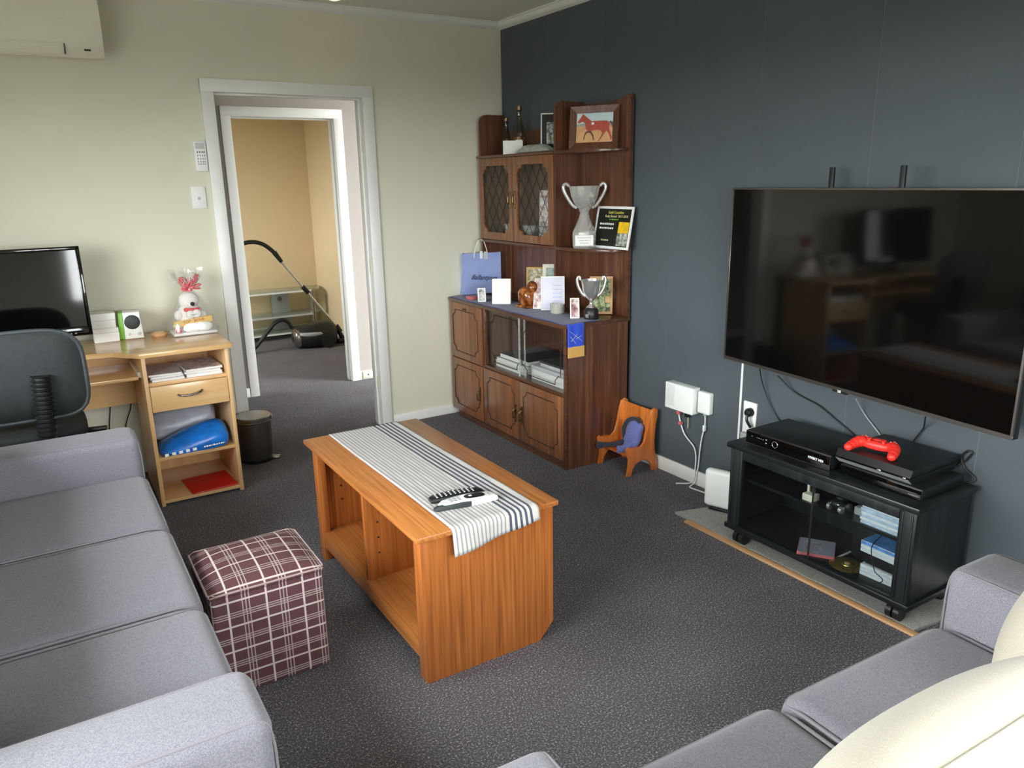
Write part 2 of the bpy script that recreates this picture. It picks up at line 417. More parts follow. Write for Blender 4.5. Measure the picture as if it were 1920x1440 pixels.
# left and front walls with window openings
bm = G(); box(bm, XL-.12, XL, YF, WL[0], 0, ZC); box(bm, XL-.12, XL, WL[1], .1, 0, ZC); box(bm, XL-.12, XL, WL[0], WL[1], 0, WL[2]); box(bm, XL-.12, XL, WL[0], WL[1], WL[3], ZC)
struct('wall_left', bm, 'beige')
bm = G(); box(bm, XL-.12, WF[0], YF-.12, YF, 0, ZC); box(bm, WF[1], .12, YF-.12, YF, 0, ZC); box(bm, WF[0], WF[1], YF-.12, YF, 0, WF[2]); box(bm, WF[0], WF[1], YF-.12, YF, WF[3], ZC)
struct('wall_front', bm, 'beige')
def window(name, ax, pos, a0, a1, z0, z1, nm):
    def bx(bm, u0, u1, d0, d1, c0, c1):
        if ax == 0: box(bm, pos+d0, pos+d1, u0, u1, c0, c1)
        else: box(bm, u0, u1, pos+d0, pos+d1, c0, c1)
    bm = G(); w = .05
    bx(bm, a0, a1, -.1, .02, z0, z0+w); bx(bm, a0, a1, -.1, .02, z1-w, z1); bx(bm, a0, a0+w, -.1, .02, z0, z1); bx(bm, a1-w, a1, -.1, .02, z0, z1)
    for i in range(1, nm): u = a0+(a1-a0)*i/nm; bx(bm, u-.025, u+.025, -.09, 0, z0, z1)
    o = struct(name, bm, 'trimw')
    for i in range(nm):
        bm = G(); bx(bm, a0+(a1-a0)*i/nm+.02, a0+(a1-a0)*(i+1)/nm-.02, -.062, -.057, z0+.04, z1-.04); struct('pane', bm, 'pane', o)
window('window_1', 0, XL, WL[0], WL[1], WL[2], WL[3], 3)
window('window_2', 1, YF, WF[0], WF[1], WF[2], WF[3], 3)
# cornice (coved) and baseboards
def cove(name, ax):
    prof = [(0, 0), (0, -.040)] + [(-.006-.028*math.sin(t*PI/2/5), -.036+.030*(1-math.cos(t*PI/2/5))) for t in range(6)] + [(-.046, -.006), (-.046, 0)]
    bm = G()
    if ax == 'back': prism(bm, [(p[0]*1.0, ZC+p[1]) for p in prof], 0, XL, 0)
    else: prism(bm, [(p[0], ZC+p[1]) for p in prof], 1, YF, 0)
    struct(name, bm, 'trimw', sm=50)
cove('trim_1', 'back'); cove('trim_2', 'right')
bm = G(); box(bm, -.871, -.014, -.014, 0, 0, .062, .004); box(bm, XL, -1.828, -.014, 0, 0, .062, .004); struct('baseboard_back', bm, 'trimw')
bm = G(); box(bm, -.014, 0, YF, 0, 0, .075, .004); struct('baseboard_right', bm, 'trimw')
# doorway into the hall
def doorway(name, x0, x1, zt, y0, y1, aw, mat, front=True):
    bm = G()
    box(bm, x0-.025, x0, y0, y1, 0, zt); box(bm, x1, x1+.025, y0, y1, 0, zt); box(bm, x0-.025, x1+.025, y0, y1, zt, zt+.025)
    for yy, s in ((y0, -1), (y1, 1)):
        ya, yb = (yy-.016, yy) if s < 0 else (yy, yy+.016)
        box(bm, x0-aw, x0+.002, ya, yb, 0, zt+aw, .004); box(bm, x1-.002, x1+aw, ya, yb, 0, zt+aw, .004); box(bm, x0-aw, x1+aw, ya-.001*(s < 0), yb+.001*(s > 0), zt-.002, zt+aw, .004)
    o = struct(name, bm, mat)
    bm = G(); ym = y0+(y1-y0)*.62
    box(bm, x0, x0+.010, ym-.02, ym+.02, 0, zt-.01, .002); box(bm, x1-.010, x1, ym-.02, ym+.02, 0, zt-.01, .002); box(bm, x0, x1, ym-.02, ym+.02, zt-.010, zt, .002)
    struct('door_stop', bm, mat, o); return o
d1 = doorway('door_1', DX0, DX1, DZ, 0, .1, .064, 'trimw')
for z in (1.73, 1.02, .28):
    bm = G(); box(bm, DX1-.003, DX1, .012, .052, z-.045, z+.045, .001); struct('hinge_plate', bm, 'cream', d1)
# hall and room beyond
HY = 1.22
EX0, EX1, EZ = -1.415, -.69, 1.965
bm = G(); box(bm, -3.5, EX0-.02, HY, HY+.1, 0, 2.45); box(bm, EX1+.02, 1.0, HY, HY+.1, 0, 2.45); box(bm, EX0-.02, EX1+.02, HY, HY+.1, EZ+.02, 2.45)
struct('wall_hall', bm, 'hallw')
bm = G(); box(bm, .95, 1.05, .1, HY, 0, 2.45); struct('wall_hall_end', bm, 'hallw')
bm = G(); box(bm, -3.6, -3.5, .1, HY+.1, 0, 2.45)
struct('wall_hall_left', bm, 'hallw')
bm = G(); box(bm, -3.6, 1.05, .1, HY+.1, 2.45, 2.55); struct('ceiling_hall', bm, 'ceil')
doorway('door_2', EX0, EX1, EZ, HY, HY+.1, .064, 'trimw')
bm = G(); box(bm, -.626, .95, HY-.012, HY, 0, .07, .003); box(bm, -3.5, -1.48, HY-.012, HY, 0, .07, .003); struct('baseboard_hall', bm, 'trimw')
RY = 3.62
bm = G(); box(bm, -2.9, .0, RY, RY+.1, 0, 2.45); struct('wall_bedroom_back', bm, 'roomw')
bm = G(); box(bm, -.15, -.05, HY+.1, RY, 0, 2.45); struct('wall_bedroom_right', bm, 'roomw')
bm = G(); box(bm, -2.9, -2.8, HY+.1, 1.8, 0, 2.45); box(bm, -2.9, -2.8, 3.0, RY, 0, 2.45); box(bm, -2.9, -2.8, 1.8, 3.0, 0, .8); box(bm, -2.9, -2.8, 1.8, 3.0, 2.0, 2.45)
struct('wall_bedroom_left', bm, 'roomw')
window('window_3', 0, -2.8, 1.8, 3.0, .8, 2.0, 2)
bm = G(); box(bm, -2.9, -.05, HY+.1, RY+.1, 2.45, 2.55); struct('ceiling_bedroom', bm, 'ceil')
bm = G(); box(bm, -2.8, -.15, RY-.012, RY, 0, .07, .003); box(bm, -.162, -.15, HY+.1, RY-.012, 0, .07, .003); struct('baseboard_bedroom', bm, 'trimw')
# ground outside
M['lawn'] = plain('paved_yard', '#64625c', .9, var=.1, vs=1)
bm = G(); box(bm, -40, 40, -40, 40, -.35, -.12); struct('ground_outside', bm, 'lawn')
# ================================================================ sofas
def sofa(name, label, L, depth, ncush, T, aw=.20, ah=.575, sh=.43, bc=True):
    """local frame: x along the seat 0..L (arms included), y = 0 front .. depth back"""
    t = thing(name, label, 'sofa', T @ Vector((L/2, depth/2, 0)))
    bm = G(); box(bm, aw-.01, L-aw+.01, .05, depth-.02, .06, .27, .012, 2, T); obj('base', bm, 'sofa', t)
    bm = G(); box(bm, .02, L-.02, depth-(.26 if bc else .32), depth, .06, .78, .05, 4, T); obj('back', bm, 'sofa', t)
    for a in (0, L-aw):
        bm = G(); box(bm, a, a+aw, -.005, depth-.04, .05, ah, .035, 4, T); ar = obj('arm', bm, 'sofa', t)
        for e in (a+.016, a+aw-.016):
            bm = G(); tube(bm, [T @ Vector(p) for p in ((e, depth-.1, ah-.0062), (e, .04, ah-.0062), (e, .012, ah-.014), (e, .001, ah-.04), (e, -.0035, ah-.09), (e, -.0035, .1))], .003, 6, 4); obj('piping', bm, 'piping', ar)
    w = (L-2*aw)/ncush
    for i in range(ncush):
        x0 = aw+i*w
        bm = G(); box(bm, x0+.003, x0+w-.003, -.012, depth-.24, .25, sh, .045, 5, T); c = obj('seat_cushion', bm, 'sofa', t)
        bm = G(); tube(bm, [T @ Vector(p) for p in ((x0+.012, depth-.28, sh-.010), (x0+.012, .06, sh-.010), (x0+.020, .012, sh-.022), (x0+.05, -.004, sh-.022), (x0+w-.05, -.004, sh-.022), (x0+w-.020, .012, sh-.022), (x0+w-.012, .06, sh-.010), (x0+w-.012, depth-.28, sh-.010))], .0045, 6, 4); obj('piping', bm, 'piping', c)
        if bc: bm = G(); box(bm, x0+.004, x0+w-.004, depth-.42, depth-.2, sh-.02, .82, .06, 5, T); obj('back_cushion', bm, 'sofa', t)
    for x in (.08, L-.08):
        for y in (.08, depth-.1):
            bm = G(); cyl(bm, T @ Vector((x, y, 0)), T @ Vector((x, y, .08)), .022, .028, 12); obj('foot', bm, 'black', t)
    return t
sofa('three_seat_sofa', 'grey three seat sofa beside the plaid ottoman, its arm against the desk', 2.115, .98, 3, basis((-2.45, -3.17, 0), (0, 1, 0), (-1, 0, 0)))
sofa('two_seat_sofa', 'grey two seat sofa holding cream cushions, beside the black television stand', 1.56, .86, 2, basis((-.705, -3.545, 0), (-1, .042, 0), (-.042, -1, 0)), bc=False)
def cushion(label, cx, cy, cz, w, h, th, lean, rz=0):
    T = Matrix.Translation((cx, cy, cz)) @ RA('Z', rz) @ RA('X', lean)
    t = thing('scatter_cushion', label, 'cushion', (cx, cy, cz-h*.45))
    bm = G(); n = 26
    def f(s, tt, sg):
        u, v = 2*s-1, 2*tt-1
        k = (max(0, 1-abs(u)**2.6)*max(0, 1-abs(v)**2.6))**.55
        pinch = 1-.05*(1-abs(u)**2)*abs(v)**3
        return T @ Vector((u*w/2*(1-.05*(1-v*v)*abs(u)**3), sg*th/2*k, v*h/2*pinch))
    sheet(bm, lambda s, q: f(s, q, 1), n, n); sheet(bm, lambda s, q: f(s, q, -1), n, n)
    bmesh.ops.remove_doubles(bm, verts=bm.verts[:], dist=.0006)
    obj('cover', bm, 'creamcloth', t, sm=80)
    bm = G(); P = []
    for k in range(41):
        a = k/40*4; e = int(a) % 4; q = a-int(a)
        s, r = [(q, 0), (1, q), (1-q, 1), (0, 1-q)][e]
        P.append(f(s, r, 1))
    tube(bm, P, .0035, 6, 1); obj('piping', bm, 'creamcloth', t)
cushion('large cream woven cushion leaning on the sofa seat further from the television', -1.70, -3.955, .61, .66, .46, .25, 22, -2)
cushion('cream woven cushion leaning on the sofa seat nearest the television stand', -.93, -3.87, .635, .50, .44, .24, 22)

# ================================================================ ottoman
t = thing('ottoman', 'maroon and white plaid fabric cube ottoman beside the long sofa', 'ottoman', (-2.235, -2.085, 0))
X0, X1, Y0, Y1, H = -2.41, -2.065, -2.26, -1.925, .365
bm = G(); box(bm, X0+.004, X1-.004, Y0+.004, Y1-.004, .004, H-.02, .014, 3); obj('body', bm, 'plaid', t)
bm = G()
def ott(s, q):
    u, v = 2*s-1, 2*q-1; k = (1-abs(u)**3)*(1-abs(v)**3)
    e = .012; c = .03
    x = (X0+X1)/2+u*(X1-X0)/2; y = (Y0+Y1)/2+v*(Y1-Y0)/2
    if abs(u) > .82 and abs(v) > .82:
        d = min(abs(u), abs(v)); 
    return (x, y, H-.012+.030*k**.8)
sheet(bm, ott, 26, 26)
bm2 = bm; box(bm2, X0, X1, Y0, Y1, H-.026, H-.010, .007, 2); obj('seat_cover', bm2, 'plaid', t, sm=60)
bm = G(); r = .02
tube(bm, [(X0+r, Y0, H-.012), (X1-r, Y0, H-.012), (X1, Y0+r, H-.012), (X1, Y1-r, H-.012), (X1-r, Y1, H-.012), (X0+r, Y1, H-.012), (X0, Y1-r, H-.012), (X0, Y0+r, H-.012), (X0+r, Y0, H-.012)], .003, 8, 1); obj('piping', bm, 'plaidpipe', t)

# ================================================================ coffee table
t = thing('coffee_table', 'honey oak coffee table with open shelf compartments on the carpet', 'table', (-1.61, -2.0, 0))
ax0, ax1, ay0, ay1, az = -1.85, -1.375, -2.52, -1.50, .505
bm = G(); box(bm, ax0-.02, ax1+.012, ay0-.018, ay1+.045, az-.018, az, .004); obj('table_top', bm, 'oaky', t)
bm = G(); prism(bm, [(ax0+.03, 0), (ax1-.055, 0), (ax1, .06), (ax1, az-.018), (ax0+.03, az-.018)], 1, ay0, ay0+.02); obj('end_panel', bm, 'oak', t)
bm = G(); box(bm, ax0+.03, ax1, ay1-.02, ay1, 0, az-.018); obj('end_panel', bm, 'oak', t)
for y in (ay0, ay1-.055):
    bm = G(); box(bm, ax0, ax0+.032, y, y+.055, 0, az-.018, .002); obj('leg', bm, 'oak', t)
bm = G(); box(bm, ax0+.005, ax1-.02, ay0+.02, ay1-.02, .105, .122, .001); obj('shelf', bm, 'oaky', t)
bm = G(); box(bm, ax0+.004, ax0+.022, ay0+.055, ay1-.055, .06, .118, .002); obj('bottom_rail', bm, 'oaky', t)
bm = G(); box(bm, ax1-.02, ax1-.006, ay0+.02, ay1-.02, .09, az-.018); obj('back_panel', bm, 'oak', t)
bm = G(); box(bm, ax0+.012, ax1-.02, -2.02, -2.002, .122, az-.018, .001); obj('divider', bm, 'oak', t)
bm = G(); box(bm, ax0+.03, ax0+.055, -2.0, -1.965, .123, .14, .002); obj('door_catch', bm, 'cream', t)
for y, z in ((-1.56, .36), (-1.56, .30), (-1.56, .24)):
    for x in (ax0+.1, ax1-.1):
        bm = G(); cyl(bm, (x, ay1-.0205, z), (x, ay1-.0245, z), .004, n=8); obj('shelf_pin', bm, 'brass', t)
for z in (.40, .34, .28, .22):
    bm = G(); cyl(bm, (ax0+.06, -2.0205, z), (ax0+.06, -2.0215, z), .004, n=8); obj('pin_hole', bm, 'routed', t)
bm = G(); lathe(bm, [(.006, 0), (.006, .006), (.014, .012), (.014, .018), (.008, .022)], n=12, T=basis((ax0+.14, -2.0215, .33), (1, 0, 0), (0, 0, 1))); obj('knob', bm, 'routed', t)

# table runner draped over the near end
bm = G()
R0 = {'a': at(625, 815, 2, az), 'b': at(762, 795, 2, az)}
xl0, xr0 = -1.765, -1.462          # far end
xl1, xr1 = -1.755, -1.445          # near end
yf, yn = ay1+.035, ay0-.018
drop0, drop1 = .085, .042
def run(s, q):
    L1 = yf-yn; dr = drop0+(drop1-drop0)*s; tot = L1+dr
    d = q*tot
    wob = .0012*math.sin(40*s)*q+.0008*math.sin(23*q+9*s)
    if d <= L1-.012:
        k = d/L1; x = (xl0+(xl1-xl0)*k)*(1-s)+(xr0+(xr1-xr0)*k)*s
        return (x+.004*math.sin(7*k+2*s)*(s-.5), yf-d, az+.0035+abs(wob))
    e = d-(L1-.012); k = min(1, e/.03); x = xl1*(1-s)+xr1*s
    if e < .024:
        a = e/.024*PI/2; return (x, yn+.012-.016*math.sin(a)-.002, az+.0035-.014*(1-math.cos(a)))
    z = e-.024
    return (x, yn-.006-.006*math.sin(9*s)*min(1, z/.05)-z*.12, az-.0105-z)
NV = 90
sheet(bm, run, 40, NV, uvf=lambda s, q: (s*.30, q*1.2))
obj('table_runner', bm, 'towel', None, 'white striped cotton runner lying along the coffee table, hanging over its end', 'cloth', solid=.0025, sm=80)

# remotes on the runner
def remote(name, label, p0, p1, w, h, mat, keys, side=None, zb=az+.0055):
    a, b = Vector((p0[0], p0[1], zb)), Vector((p1[0], p1[1], zb)); L = (b-a).length
    T = basis(a, b-a, Vector((0, 0, 1)).cross(b-a))
    t = thing(name, label, 'remote', (a+b)/2)
    bm = G()
    def sec(k):
        ww = w*(.80+.22*math.sin(PI*min(1, k*1.05+.02))); return ww/2, h*(.75+.25*math.sin(PI*k))
    R = []
    for i in range(17):
        k = i/16; ww, hh = sec(k)
        if i in (0, 16): ww *= .8; hh *= .75
        pts = [(-1, .15), (-.92, 0), (.92, 0), (1, .15), (.98, .75), (.8, 1), (-.8, 1), (-.98, .75)]
        R.append([bm.verts.new(T @ Vector((k*L, p[0]*ww, p[1]*hh))) for p in pts])
    for A, B in zip(R, R[1:]): bridge(bm, A, B)
    bm.faces.new(R[0]); bm.faces.new(R[-1][::-1]); obj('case', bm, mat, t, sm=50)
    for (k, v, rx, ry, mt) in keys:
        bm = G(); ww, hh = sec(k)
        blob(bm, T @ Vector((k*L, v*w/2, hh-.0005)), rx, ry, .0028, .7, 12, 6, T.to_3x3().to_4x4()); obj('button', bm, mt, t)
    return t
k1 = []
for i in range(9):
    for v in (-.5, 0, .5):
        k1.append((.12+i*.085, v, .0032, .0032, 'paperg' if (i+int(v*2)) % 3 else 'grey'))
remote('remote_control', 'long black television remote with many buttons on the striped runner', at(806, 945, 2, az), at(905, 926, 2, az), .047, .020, 'black', k1)
k2 = [(.60, 0, .036, .019, 'black')]+[(.18+.07*i, v, .006, .004, 'grey') for i in range(3) for v in (-.45, 0, .45)]+[(.53, 0, .008, .008, 'white'), (.64, .2, .010, .007, 'grey'), (.66, -.25, .009, .006, 'paperg'), (.85, .2, .005, .005, 'grey'), (.85, -.2, .005, .005, 'grey')]
rt = remote('remote_control', 'pale silver remote with black oval pad and dark grip on the striped runner', at(826, 957, 2, az), at(930, 936, 2, az), .052, .024, 'white', k2)
a = at(813, 962, 2, az); b = at(883, 950, 2, az)
bm = G(); Tm = basis((a.x, a.y, az+.0055), (b.x-a.x, b.y-a.y, 0), (0, 0, 1)); L = (b-a).length
prism(bm, [(0, .004), (.01, 0), (L-.006, 0), (L, .004), (L, .018), (L-.03, .0195), (.01, .015), (0, .010)], 2, -.004, .012, .002, Tm); obj('side_grip', bm, 'chairedge', rt)

# ================================================================ display cabinet
CY0, CY1, CX, CH = -.03, -1.299, -.444, .79
t = thing('display_cabinet', 'tall dark mahogany display cabinet with glass doors, against the charcoal wall', 'cabinet', (-.23, -.66, 0))
bm = G(); box(bm, CX+.016, -.016, CY0-.018, CY0, .045, CH-.02); obj('side_panel', bm, 'mahog', t); bm = G(); box(bm, CX+.02, -.016, CY1, CY1+.018, .0, CH-.02); obj('side_panel', bm, 'mahog', t)
bm = G(); box(bm, CX+.03, -.016, CY1+.018, CY0-.018, .04, .058); obj('bottom_board', bm, 'mahog', t)
bm = G(); box(bm, CX+.012, CX+.03, CY1+.005, CY0-.05, .0, .045); obj('plinth', bm, 'mahogx', t)
bm = G(); box(bm, -.024, -.016, CY1, CY0, .045, CH); obj('back_panel', bm, 'mahog', t)
bm = G(); box(bm, CX-.008, -.016, CY1-.006, CY0+.004, CH-.022, CH, .003); obj('top_board', bm, 'mahogx', t)
bm = G(); box(bm, CX+.006, -.024, CY1+.018, CY0-.018, .405, .423); obj('middle_shelf', bm, 'mahogx', t)
bm = G(); box(bm, CX+.012, -.024, -.452, -.436, .05, CH-.022); obj('upright', bm, 'mahog', t)
bm = G(); box(bm, CX+.004, CX+.03, -.472, -.452, .425, CH-.022, .002); obj('upright_edge', bm, 'mahogx', t); bm = G(); box(bm, CX+.004, CX+.018, CY1+.0, CY1+.018, .0, CH-.022, .001); obj('upright_edge', bm, 'mahogx', t)
def notch(y0, y1, z0, z1, c=.035):
    q = c*.45
    return [(y0+c, z0), (y1-c, z0), (y1-c, z0+q), (y1-q, z0+c), (y1, z0+c), (y1, z1-c), (y1-q, z1-c), (y1-c, z1-q), (y1-c, z1), (y0+c, z1), (y0+c, z1-q), (y0+q, z1-c), (y0, z1-c), (y0, z0+c), (y0+q, z0+c), (y0+c, z0+q)]
def cdoor(y0, y1, z0, z1, handle, hv=True):
    bm = G(); box(bm, CX-.004, CX+.014, y0+.002, y1-.002, z0, z1, .003); d = obj('door', bm, 'mahogdoor', t)
    P = [(CX-.004, p[0], p[1]) for p in notch(y0+.045, y1-.045, z0+.045, z1-.045)]; P.append(P[0])
    bm = G(); tube(bm, P, .0032, 6, 1); obj('moulding', bm, 'routed', d)
    if hv:
        bm = G(); y, z = handle
        lathe(bm, [(.004, -.055), (.010, -.05), (.006, -.042), (.011, -.03), (.007, -.02), (.007, .02), (.011, .03), (.006, .042), (.010, .05), (.004, .055)], (0, 0, 0), 10, .45, 1, Matrix.Translation((CX-.006, y, z)))
        tube(bm, [(CX-.006, y, z+.03), (CX-.024, y, z+.022), (CX-.026, y, z), (CX-.024, y, z-.022), (CX-.006, y, z-.03)], .0045, 8, 4); obj('handle', bm, 'brass', d)
    else:
        bm = G(); y, z = handle
        lathe(bm, [(.003, -.03), (.009, -.02), (.005, 0), (.009, .02), (.003, .03)], (0, 0, 0), 10, 1, .45, Matrix.Translation((CX-.005, y, z)) @ RA('X', 90) @ RA('Z', 90))
        blob(bm, (CX-.012, y, z), .008, .014, .006, .8, 12, 8); obj('handle', bm, 'brass', d)
cdoor(-.438, CY0+.002, .408, CH-.024, (-.235, .735), False)
cdoor(-.438, CY0+.002, .05, .402, (-.405, .215))
cdoor(-.852, -.450, .05, .402, (-.822, .205))
cdoor(CY1+.016, -.856, .05, .402, (-.888, .205))
# sliding glass panes with leaded outline
for y0, y1, x in ((-.885, -.474, CX+.020), (CY1+.020, -.845, CX+.010)):
    bm = G(); box(bm, x, x+.004, y0, y1, .425, CH-.024); g = obj('sliding_glass', bm, 'pane', t)
    P = [(x-.001, p[0], p[1]) for p in notch(y0+.03, y1-.03, .425+.03, CH-.05, .05)]; P.append(P[0])
    bm = G(); tube(bm, P, .0024, 5, 1); obj('lead_line', bm, 'inkk', g)
    bm = G(); e = y0 if x > CX+.015 else y1; box(bm, x-.001, x+.005, e-.006, e+.006, .425, CH-.024, .001); obj('glass_edge', bm, 'crystal', g)
# hutch
HX, HZ0, HZ1, HT, DV = -.205, 1.148, 1.66, 1.915, -.873
def endprof(x0, x1, z0, z1, r=.05):
    return [(x1, z0), (x0, z0), (x0, z1-r)]+[(x0+r-r*math.cos(k*PI/10), z1-r+r*math.sin(k*PI/10)) for k in range(1, 6)]+[(x1, z1)]
bm = G(); prism(bm, endprof(HX, -.02, CH, HT-.008), 1, CY0-.035, CY0-.018); obj('hutch_side', bm, 'mahog', t)
bm = G(); prism(bm, endprof(HX, -.02, CH, HT), 1, DV-.009, DV+.009); obj('hutch_divider', bm, 'mahog', t)
bm = G(); prism(bm, [(CY0-.02, CH), (CY0-.02, 1.80), (-.5, 1.80), (DV, 1.80), (DV, HT-.012)]+[(DV-(DV-CY1)*k/8, HT-.012-.014*math.sin(PI*k/8)+.010*k/8) for k in range(1, 7)]+[(CY1+.03, HT+.004), (CY1+.008, HT+.002), (CY1, HT-.012), (CY1, CH)], 0, -.024, -.016); obj('hutch_back', bm, 'mahog', t)
bm = G(); box(bm, -.034, -.0155, CY1-.001, CY1+.016, CH, HT-.012); obj('back_edge_strip', bm, 'mahogx', t)
for z in (HZ0, HZ1):
    bm = G(); box(bm, HX-.012, -.024, DV, CY0+.002, z-.016, z, .002); obj('hutch_shelf', bm, 'mahogx', t)
    bm = G(); n = 10
    P = [(-.024, DV), (-.024, CY1+.02)]+[(-.055-(abs(HX)-.05)*math.sin(k*PI/2/n)**.9, CY1+.02+(DV-CY1-.02)*(1-math.cos(k*PI/2/n))) for k in range(n+1)]
    prism(bm, P, 2, z-.016, z, .003); obj('quarter_shelf', bm, 'mahogx', t)
# leaded glass doors of the hutch
def gdoor(y0, y1, hy):
    z0, z1 = HZ0+.004, HZ1-.018; x0, x1 = HX-.008, HX+.008
    f = .045
    bm = G(); box(bm, x0, x1, y0, y0+f, z0, z1, .002); box(bm, x0, x1, y1-f, y1, z0, z1, .002); box(bm, x0, x1, y0+f-.004, y1-f+.004, z0, z0+f, .001); box(bm, x0, x1, y0+f-.004, y1-f+.004, z1-f, z1, .001)
    c = .05
    for yy, sy in ((y0+f, 1), (y1-f, -1)):
        for zz, sz in ((z0+f, 1), (z1-f, -1)):
            P = [(yy-.004*sy, zz-.004*sz), (yy+c*sy, zz-.004*sz), (yy+c*sy*.95, zz+c*.35*sz)]+[(yy+sy*c*(.9-.75*math.sin(k*PI/8)), zz+sz*c*(.35+.6*(1-math.cos(k*PI/8)))) for k in range(1, 5)]+[(yy-.004*sy, zz+c*sz)]
            prism(bm, P, 0, x0+.001, x1-.001)
    d = obj('glass_door', bm, 'mahogdoor', t)
    bm = G(); box(bm, HX+.001, HX+.004, y0+f-.004, y1-f+.004, z0+f-.004, z1-f+.004); obj('pane', bm, 'pane', d)
    bm = G(); Y0, Y1, Z0, Z1 = y0+f, y1-f, z0+f, z1-f; st = .082; sl = 1.55
    for s in (1, -1):
        k = -40
        while k < 40:
            # line z = s*sl*(y-Y0)+k*st*sl
            pts = []
            for yv in (Y0, Y1):
                zv = s*sl*(yv-Y0)+k*st*sl+Z0
                if Z0 <= zv <= Z1: pts.append((yv, zv))
            for zv in (Z0, Z1):
                yv = Y0+(zv-Z0-k*st*sl)/(s*sl)
                if Y0 < yv < Y1: pts.append((yv, zv))
            if len(pts) >= 2 and (Vector(pts[0])-Vector(pts[1])).length > .01:
                cyl(bm, (HX-.0005, *pts[0]), (HX-.0005, *pts[1]), .0016, n=5)
            k += 1
    obj('lead_lattice', bm, 'inkk', d)
    bm = G(); z = (z0+z1)/2
    lathe(bm, [(.003, -.05), (.008, -.045), (.005, -.03), (.007, 0), (.005, .03), (.008, .045), (.003, .05)], (x0-.004, hy, z), 10, .6, 1)
    tube(bm, [(x0, hy, z+.028), (x0-.018, hy, z+.02), (x0-.02, hy, z), (x0-.018, hy, z-.02), (x0, hy, z-.028)], .004, 8, 4); obj('handle', bm, 'brass', d)
gdoor(-.450, CY0-.02, -.425); gdoor(DV+.010, -.453, -.478)
bm = G(); box(bm, -.19, -.03, DV+.012, CY0-.04, HZ0, HZ0+.004); obj('inner_shelf', bm, 'mahogx', t)

# ================================================================ desk
DKZ = .770
t = thing('computer_desk', 'light beech computer desk with a drawer and open shelves, against the beige wall', 'desk', (-2.5, -.3, 0))
fx0, fx1, fy, by = -2.338, -1.948, -.575, -.09
bm = G(); poly = [(-3.25, by+.03), (-3.25, -.46), (-2.52, -.46), (-2.44, -.48), (-2.39, -.55), (-2.345, -.605), (-1.945, -.61), (-1.93, -.60), (-1.925, by+.03)]
prism(bm, poly, 2, DKZ-.022, DKZ, .003); obj('desktop', bm, 'beech', t)
for x in (fx0, fx1-.018):
    bm = G(); box(bm, x, x+.018, fy, by, 0, DKZ-.022, .001); obj('side_panel', bm, 'beechz', t)
bm = G(); box(bm, -3.22, -3.202, -.45, by, 0, DKZ-.022, .001); obj('side_panel', bm, 'beechz', t)
bm = G(); box(bm, fx0+.018, fx1-.018, by-.012, by, .02, DKZ-.022); obj('back_panel', bm, 'beechz', t)
bm = G(); box(bm, -3.2, fx0, by-.016, by, .42, DKZ-.022); obj('modesty_panel', bm, 'beech', t)
for z, n in ((.03, 'bottom_shelf'), (.243, 'shelf'), (.615, 'upper_shelf')):
    bm = G(); box(bm, fx0+.018, fx1-.018, fy+(.02 if n != 'bottom_shelf' else .0), by-.012, z-.016, z, .001); obj(n, bm, 'beech', t)
bm = G(); box(bm, fx0+.02, fx1-.02, fy-.004, fy+.014, .478, .600, .002); d = obj('drawer', bm, 'beech', t)
bm = G(); tube(bm, [(-2.20, fy-.004, .548), (-2.185, fy-.024, .545), (-2.145, fy-.028, .545), (-2.105, fy-.024, .552), (-2.09, fy-.004, .556)], .005, 8, 5); obj('handle', bm, 'dsteel', d)
bm = G(); box(bm, fx0+.024, fx1-.024, fy+.014, by-.03, .485, .50); obj('drawer_bottom', bm, 'beechz', d)
bm = G(); box(bm, -3.18, fx0-.012, -.50, -.15, .628, .644, .002); k = obj('keyboard_tray', bm, 'beech', t)
bm = G(); box(bm, fx0-.014, fx0, -.49, -.14, .636, .662); obj('tray_runner', bm, 'cream', k)

# office chair, seen from behind
t = thing('office_chair', 'black office chair with ribbed back stem, pushed up to the beech desk', 'chair', (-2.78, -.72, 0))
bm = G(); cx, cz = -2.795, .792
def back(s, q, off):
    u, v = 2*s-1, 2*q-1
    a = math.copysign(abs(u)**.9, u); 
    # rounded-rectangle mapping
    r = max(abs(u), abs(v)); ang = math.atan2(v, u)
    e = 4.2; rad = 1/((abs(math.cos(ang))**e+abs(math.sin(ang))**e)**(1/e)) if r > 0 else 0
    X, Z = r*rad*math.cos(ang), r*rad*math.sin(ang)
    return (cx+.218*X, -.905-.035*(1-r**4)*off+.05*X*X*0+(-.02*Z if off > 0 else -.02*Z), cz+.184*Z-.01*X*X)
sheet(bm, lambda s, q: back(s, q, 1), 20, 20); sheet(bm, lambda s, q: back(s, q, -1), 20, 20)
bmesh.ops.remove_doubles(bm, verts=bm.verts[:], dist=.0005); obj('backrest', bm, 'chairblk', t, sm=80)
bm = G(); P = []
for k in range(49):
    a = 2*PI*k/48; e = 4.2; rad = 1/((abs(math.cos(a))**e+abs(math.sin(a))**e)**(1/e)); X, Z = rad*math.cos(a), rad*math.sin(a)
    P.append((cx+.218*X, -.905-.02*Z, cz+.184*Z-.01*X*X))
tube(bm, P, .009, 8, 1); obj('backrest_edge', bm, 'chairedge', t)
bm = G(); blob(bm, (-2.80, -.70, .525), .205, .22, .045, .55); obj('seat', bm, 'chairblk', t, sm=80)
bm = G(); P = []; r = []
for k in range(60):
    q = k/59; z = .80-.36*q; P.append((-2.735-.02*q, -.955+.0*q+.05*max(0, q-.8)/.2, z)); r.append(.030 if k % 3 else .038)
tube(bm, P, r, 12, 1); obj('back_stem', bm, 'black', t)
bm = G(); box(bm, -2.80, -2.70, -.94, -.66, .44, .475, .01); obj('seat_plate', bm, 'black', t)
